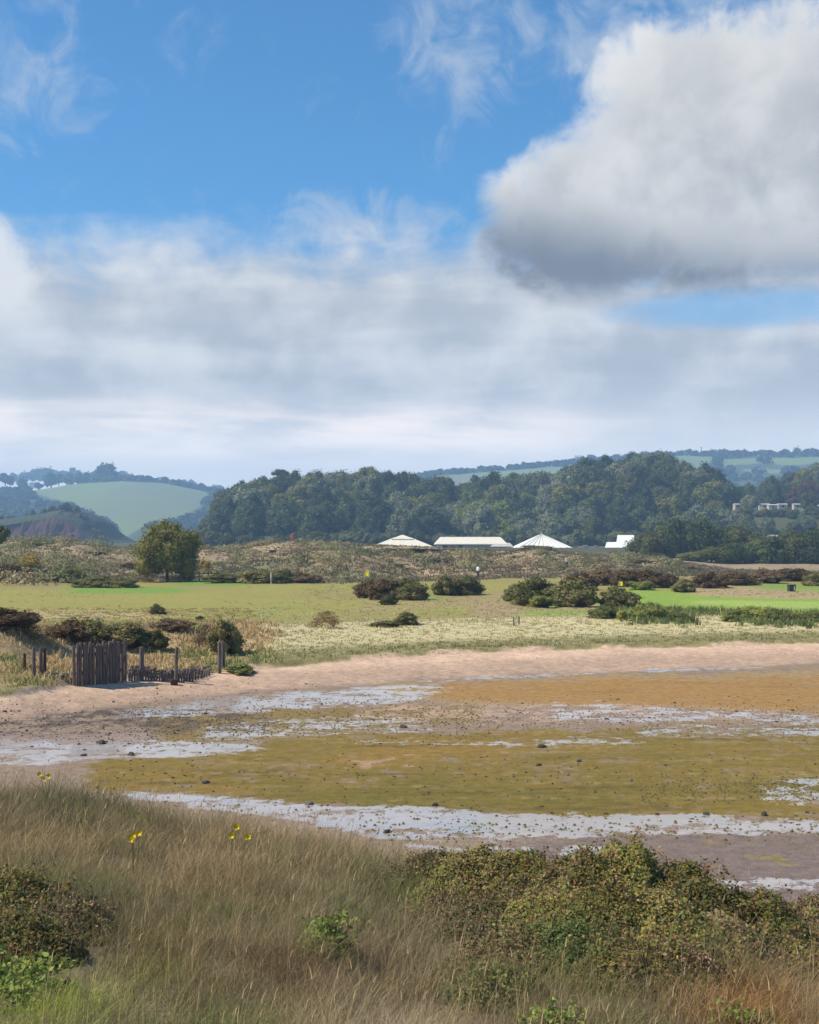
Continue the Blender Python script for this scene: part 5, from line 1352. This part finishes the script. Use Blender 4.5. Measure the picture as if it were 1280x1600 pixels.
B_ = (
    (660, 1334, .75, .7, .50, 'brown', 'bramble bush at the left end of the thicket, above the dry grass', 6500, .03, 1), (735, 1330, .80, .8, .58, 'mixed', 'bramble bush on the thicket crest below the small bright puddle', 8000, .03, 2),
    (815, 1330, .75, .8, .60, 'mixed', 'bramble bush with yellowing leaves on the thicket crest left of its peak', 8000, .03, 3), (900, 1322, .75, .8, .62, 'mixed', 'bramble bush on the thicket crest just left of its peak', 8000, .03, 21), (985, 1308, .62, .8, .70, 'mixed', 'tallest bramble bush, the peak of the thicket with bare arching tips', 8500, .03, 4),
    (1060, 1346, .65, .7, .60, 'mixed', 'bramble bush sloping down right of the thicket peak', 7500, .03, 5), (1130, 1378, .70, .7, .60, 'mixed', 'reddish bramble bush at the right foot of the thicket', 6500, .03, 6), (1205, 1396, .70, .7, .58, 'mixed', 'brown bramble bush near the right edge by the bright water strip', 5500, .03, 7), (1275, 1402, .6, .6, .58, 'brown', 'brown bramble bush cut off by the right edge', 4500, .03, 22),
    (760, 1392, .85, .7, .42, 'brown', 'dull brown bramble bush in the middle front of the thicket', 8000, .028, 8), (850, 1380, .8, .7, .45, 'mixed', 'bramble bush in the heart of the thicket, below the crest', 8500, .028, 23), (945, 1385, .8, .7, .48, 'mixed', 'dark green bramble bush in front of the thicket peak', 9000, .028, 9), (1045, 1405, .8, .7, .46, 'mixed', 'bramble bush with orange leaves in front, right of the peak', 8500, .028, 10), (1140, 1432, .7, .6, .45, 'brown', 'brown bramble bush low on the right of the thicket', 6500, .028, 24), (1230, 1450, .7, .6, .42, 'mixed', 'bramble bush below the bright water strip near the right edge', 6000, .028, 28),
    (690, 1400, .6, .6, .36, 'brown', 'thin brown bramble bush at the front left of the thicket', 4500, .026, 13), (890, 1445, .75, .6, .38, 'green', 'fresh green bramble bush at the front of the thicket', 7000, .026, 11), (800, 1450, .7, .6, .36, 'brown', 'brown bramble bush at the front of the thicket, left of the fresh green one', 6000, .026, 25), (990, 1465, .65, .5, .36, 'mixed', 'olive bramble bush at the front of the thicket, right of the fresh green one', 5500, .026, 12), (1080, 1480, .6, .5, .34, 'brown', 'low brown bramble bush at the front right of the thicket', 4500, .026, 26), (770, 1510, .5, .45, .28, 'green', 'low green bramble patch below the thicket among dry grass', 4000, .025, 18),
    (20, 1366, .70, .8, .46, 'mixed', 'olive bramble bush at the left edge of the dune', 8500, .027, 14), (110, 1395, .56, .6, .36, 'brown', 'brown bramble bush right of the olive one at the left edge', 5000, .026, 15), (30, 1430, .6, .5, .36, 'mixed', 'low bramble bush in front of the olive one at the left edge', 5000, .026, 27))
for px_, top_, wx_, wy_, h_, kd_, lb_, n_, lf_, sd_ in B_:
    bramble(px_, top_, 15.2, wx_, wy_, h_, kd_, lb_, n_, lf_, sd_, stems=16)
bramble(512, 1432, 12.4, .34, .30, .42, 'fern', 'bright green leafy plant alone in the dry grass left of the thicket', 1900, .040, 16, 'leafy_plant', 'plant', 12)
bramble(36, 1490, 10.8, .45, .45, .36, 'fern', 'yellow-green leafy plant at the left edge below the olive bramble', 1400, .034, 17, 'leafy_plant', 'plant', 12)
bramble(865, 1580, 9.3, .30, .3, .25, 'fern', 'small yellow-green plant at the bottom edge right of centre', 500, .03, 19, 'leafy_plant', 'plant', 12)
bramble(1165, 1578, 9.4, .30, .3, .25, 'fern', 'small yellow-green plant at the bottom right', 700, .03, 20, 'leafy_plant', 'plant', 12)
# yellow evening primroses
def primrose(spots_, label, y):
    (px, py) = spots_[0]
    x0 = (px - 640) / F * y; zb = float(fg(np.array([x0]), np.array([y]))[0])
    t = tag(empty('yellow_flower', (x0, y, zb)), label, 'flower', 'yellow flowers in the foreground grass')
    g = random.Random(int(px))
    for (a, b_) in spots_:
        xx = (a - 640) / F * y - x0; zz = CH - (b_ - HZ) / F * y - zb
        MB().tube([(xx * .3, 0, -.05), (xx * .7, .01, zz * .6), (xx, 0, zz)], [.006, .005, .004], 5).build('stem', M['gorse_green'], t)
        b = MB()
        for k in range(5):
            an = k * 1.257 + g.random(); c, s = math.cos(an), math.sin(an); r = .045
            b.poly([(0, 0, 0), (c * r * .6 - s * r * .45, -.012, s * r * .6 + c * r * .45), (c * r * 1.1, -.02, s * r * 1.1), (c * r * .6 + s * r * .45, -.012, s * r * .6 - c * r * .45)], [(0, 1, 2, 3)])
        b.build('petals', M['flower'], t, (xx, -.03, zz))
primrose([(209, 1304), (218, 1300), (206, 1310)], 'yellow flower cluster in the grass, middle one of three groups', 16.5)
primrose([(362, 1304), (370, 1291), (388, 1306)], 'yellow flowers standing in the grass right of the other two groups', 16.2)
primrose([(77, 1212), (63, 1209), (70, 1216)], 'yellow flowers on the crest of the dune at the far left', 20.5)
x, y, z = gp(277, 1042, .9)
bu = Kind('ragwort', crown_mesh('flower_heads', M['flower'], 480, .19, .15, .10, .12, lobes=8, leaf=.03, n=300, core=False), None)
t = tag(empty('ragwort', (x, y, CH - (1040 - HZ) / F * y - .1)), 'yellow ragwort clump flowering behind the slim leaning post', 'plant'); link('flower_heads', bu.crown, t)
link('stem', MB().tube([(0, 0, -.35), (0, 0, .12)], [.02, .015], 5).mesh('stem', M['gorse_green']), t)

# ------------------------------------------------------------------ the air
m = bpy.data.materials.new('haze'); m.use_nodes = True; nt = m.node_tree; nt.nodes.clear()
pv = nt.nodes.new('ShaderNodeVolumePrincipled'); ou = nt.nodes.new('ShaderNodeOutputMaterial')
pv.inputs['Color'].default_value = (.40, .65, 1.0, 1); pv.inputs['Density'].default_value = 3.0e-4; pv.inputs['Anisotropy'].default_value = 0.0
nt.links.new(pv.outputs[0], ou.inputs['Volume'])
o = MB().box((0, 1750, 86), (14000, 3900, 232)).build('haze', m)
tag(o, 'thin blue haze between here and the far hills', 'haze', None, 'stuff')
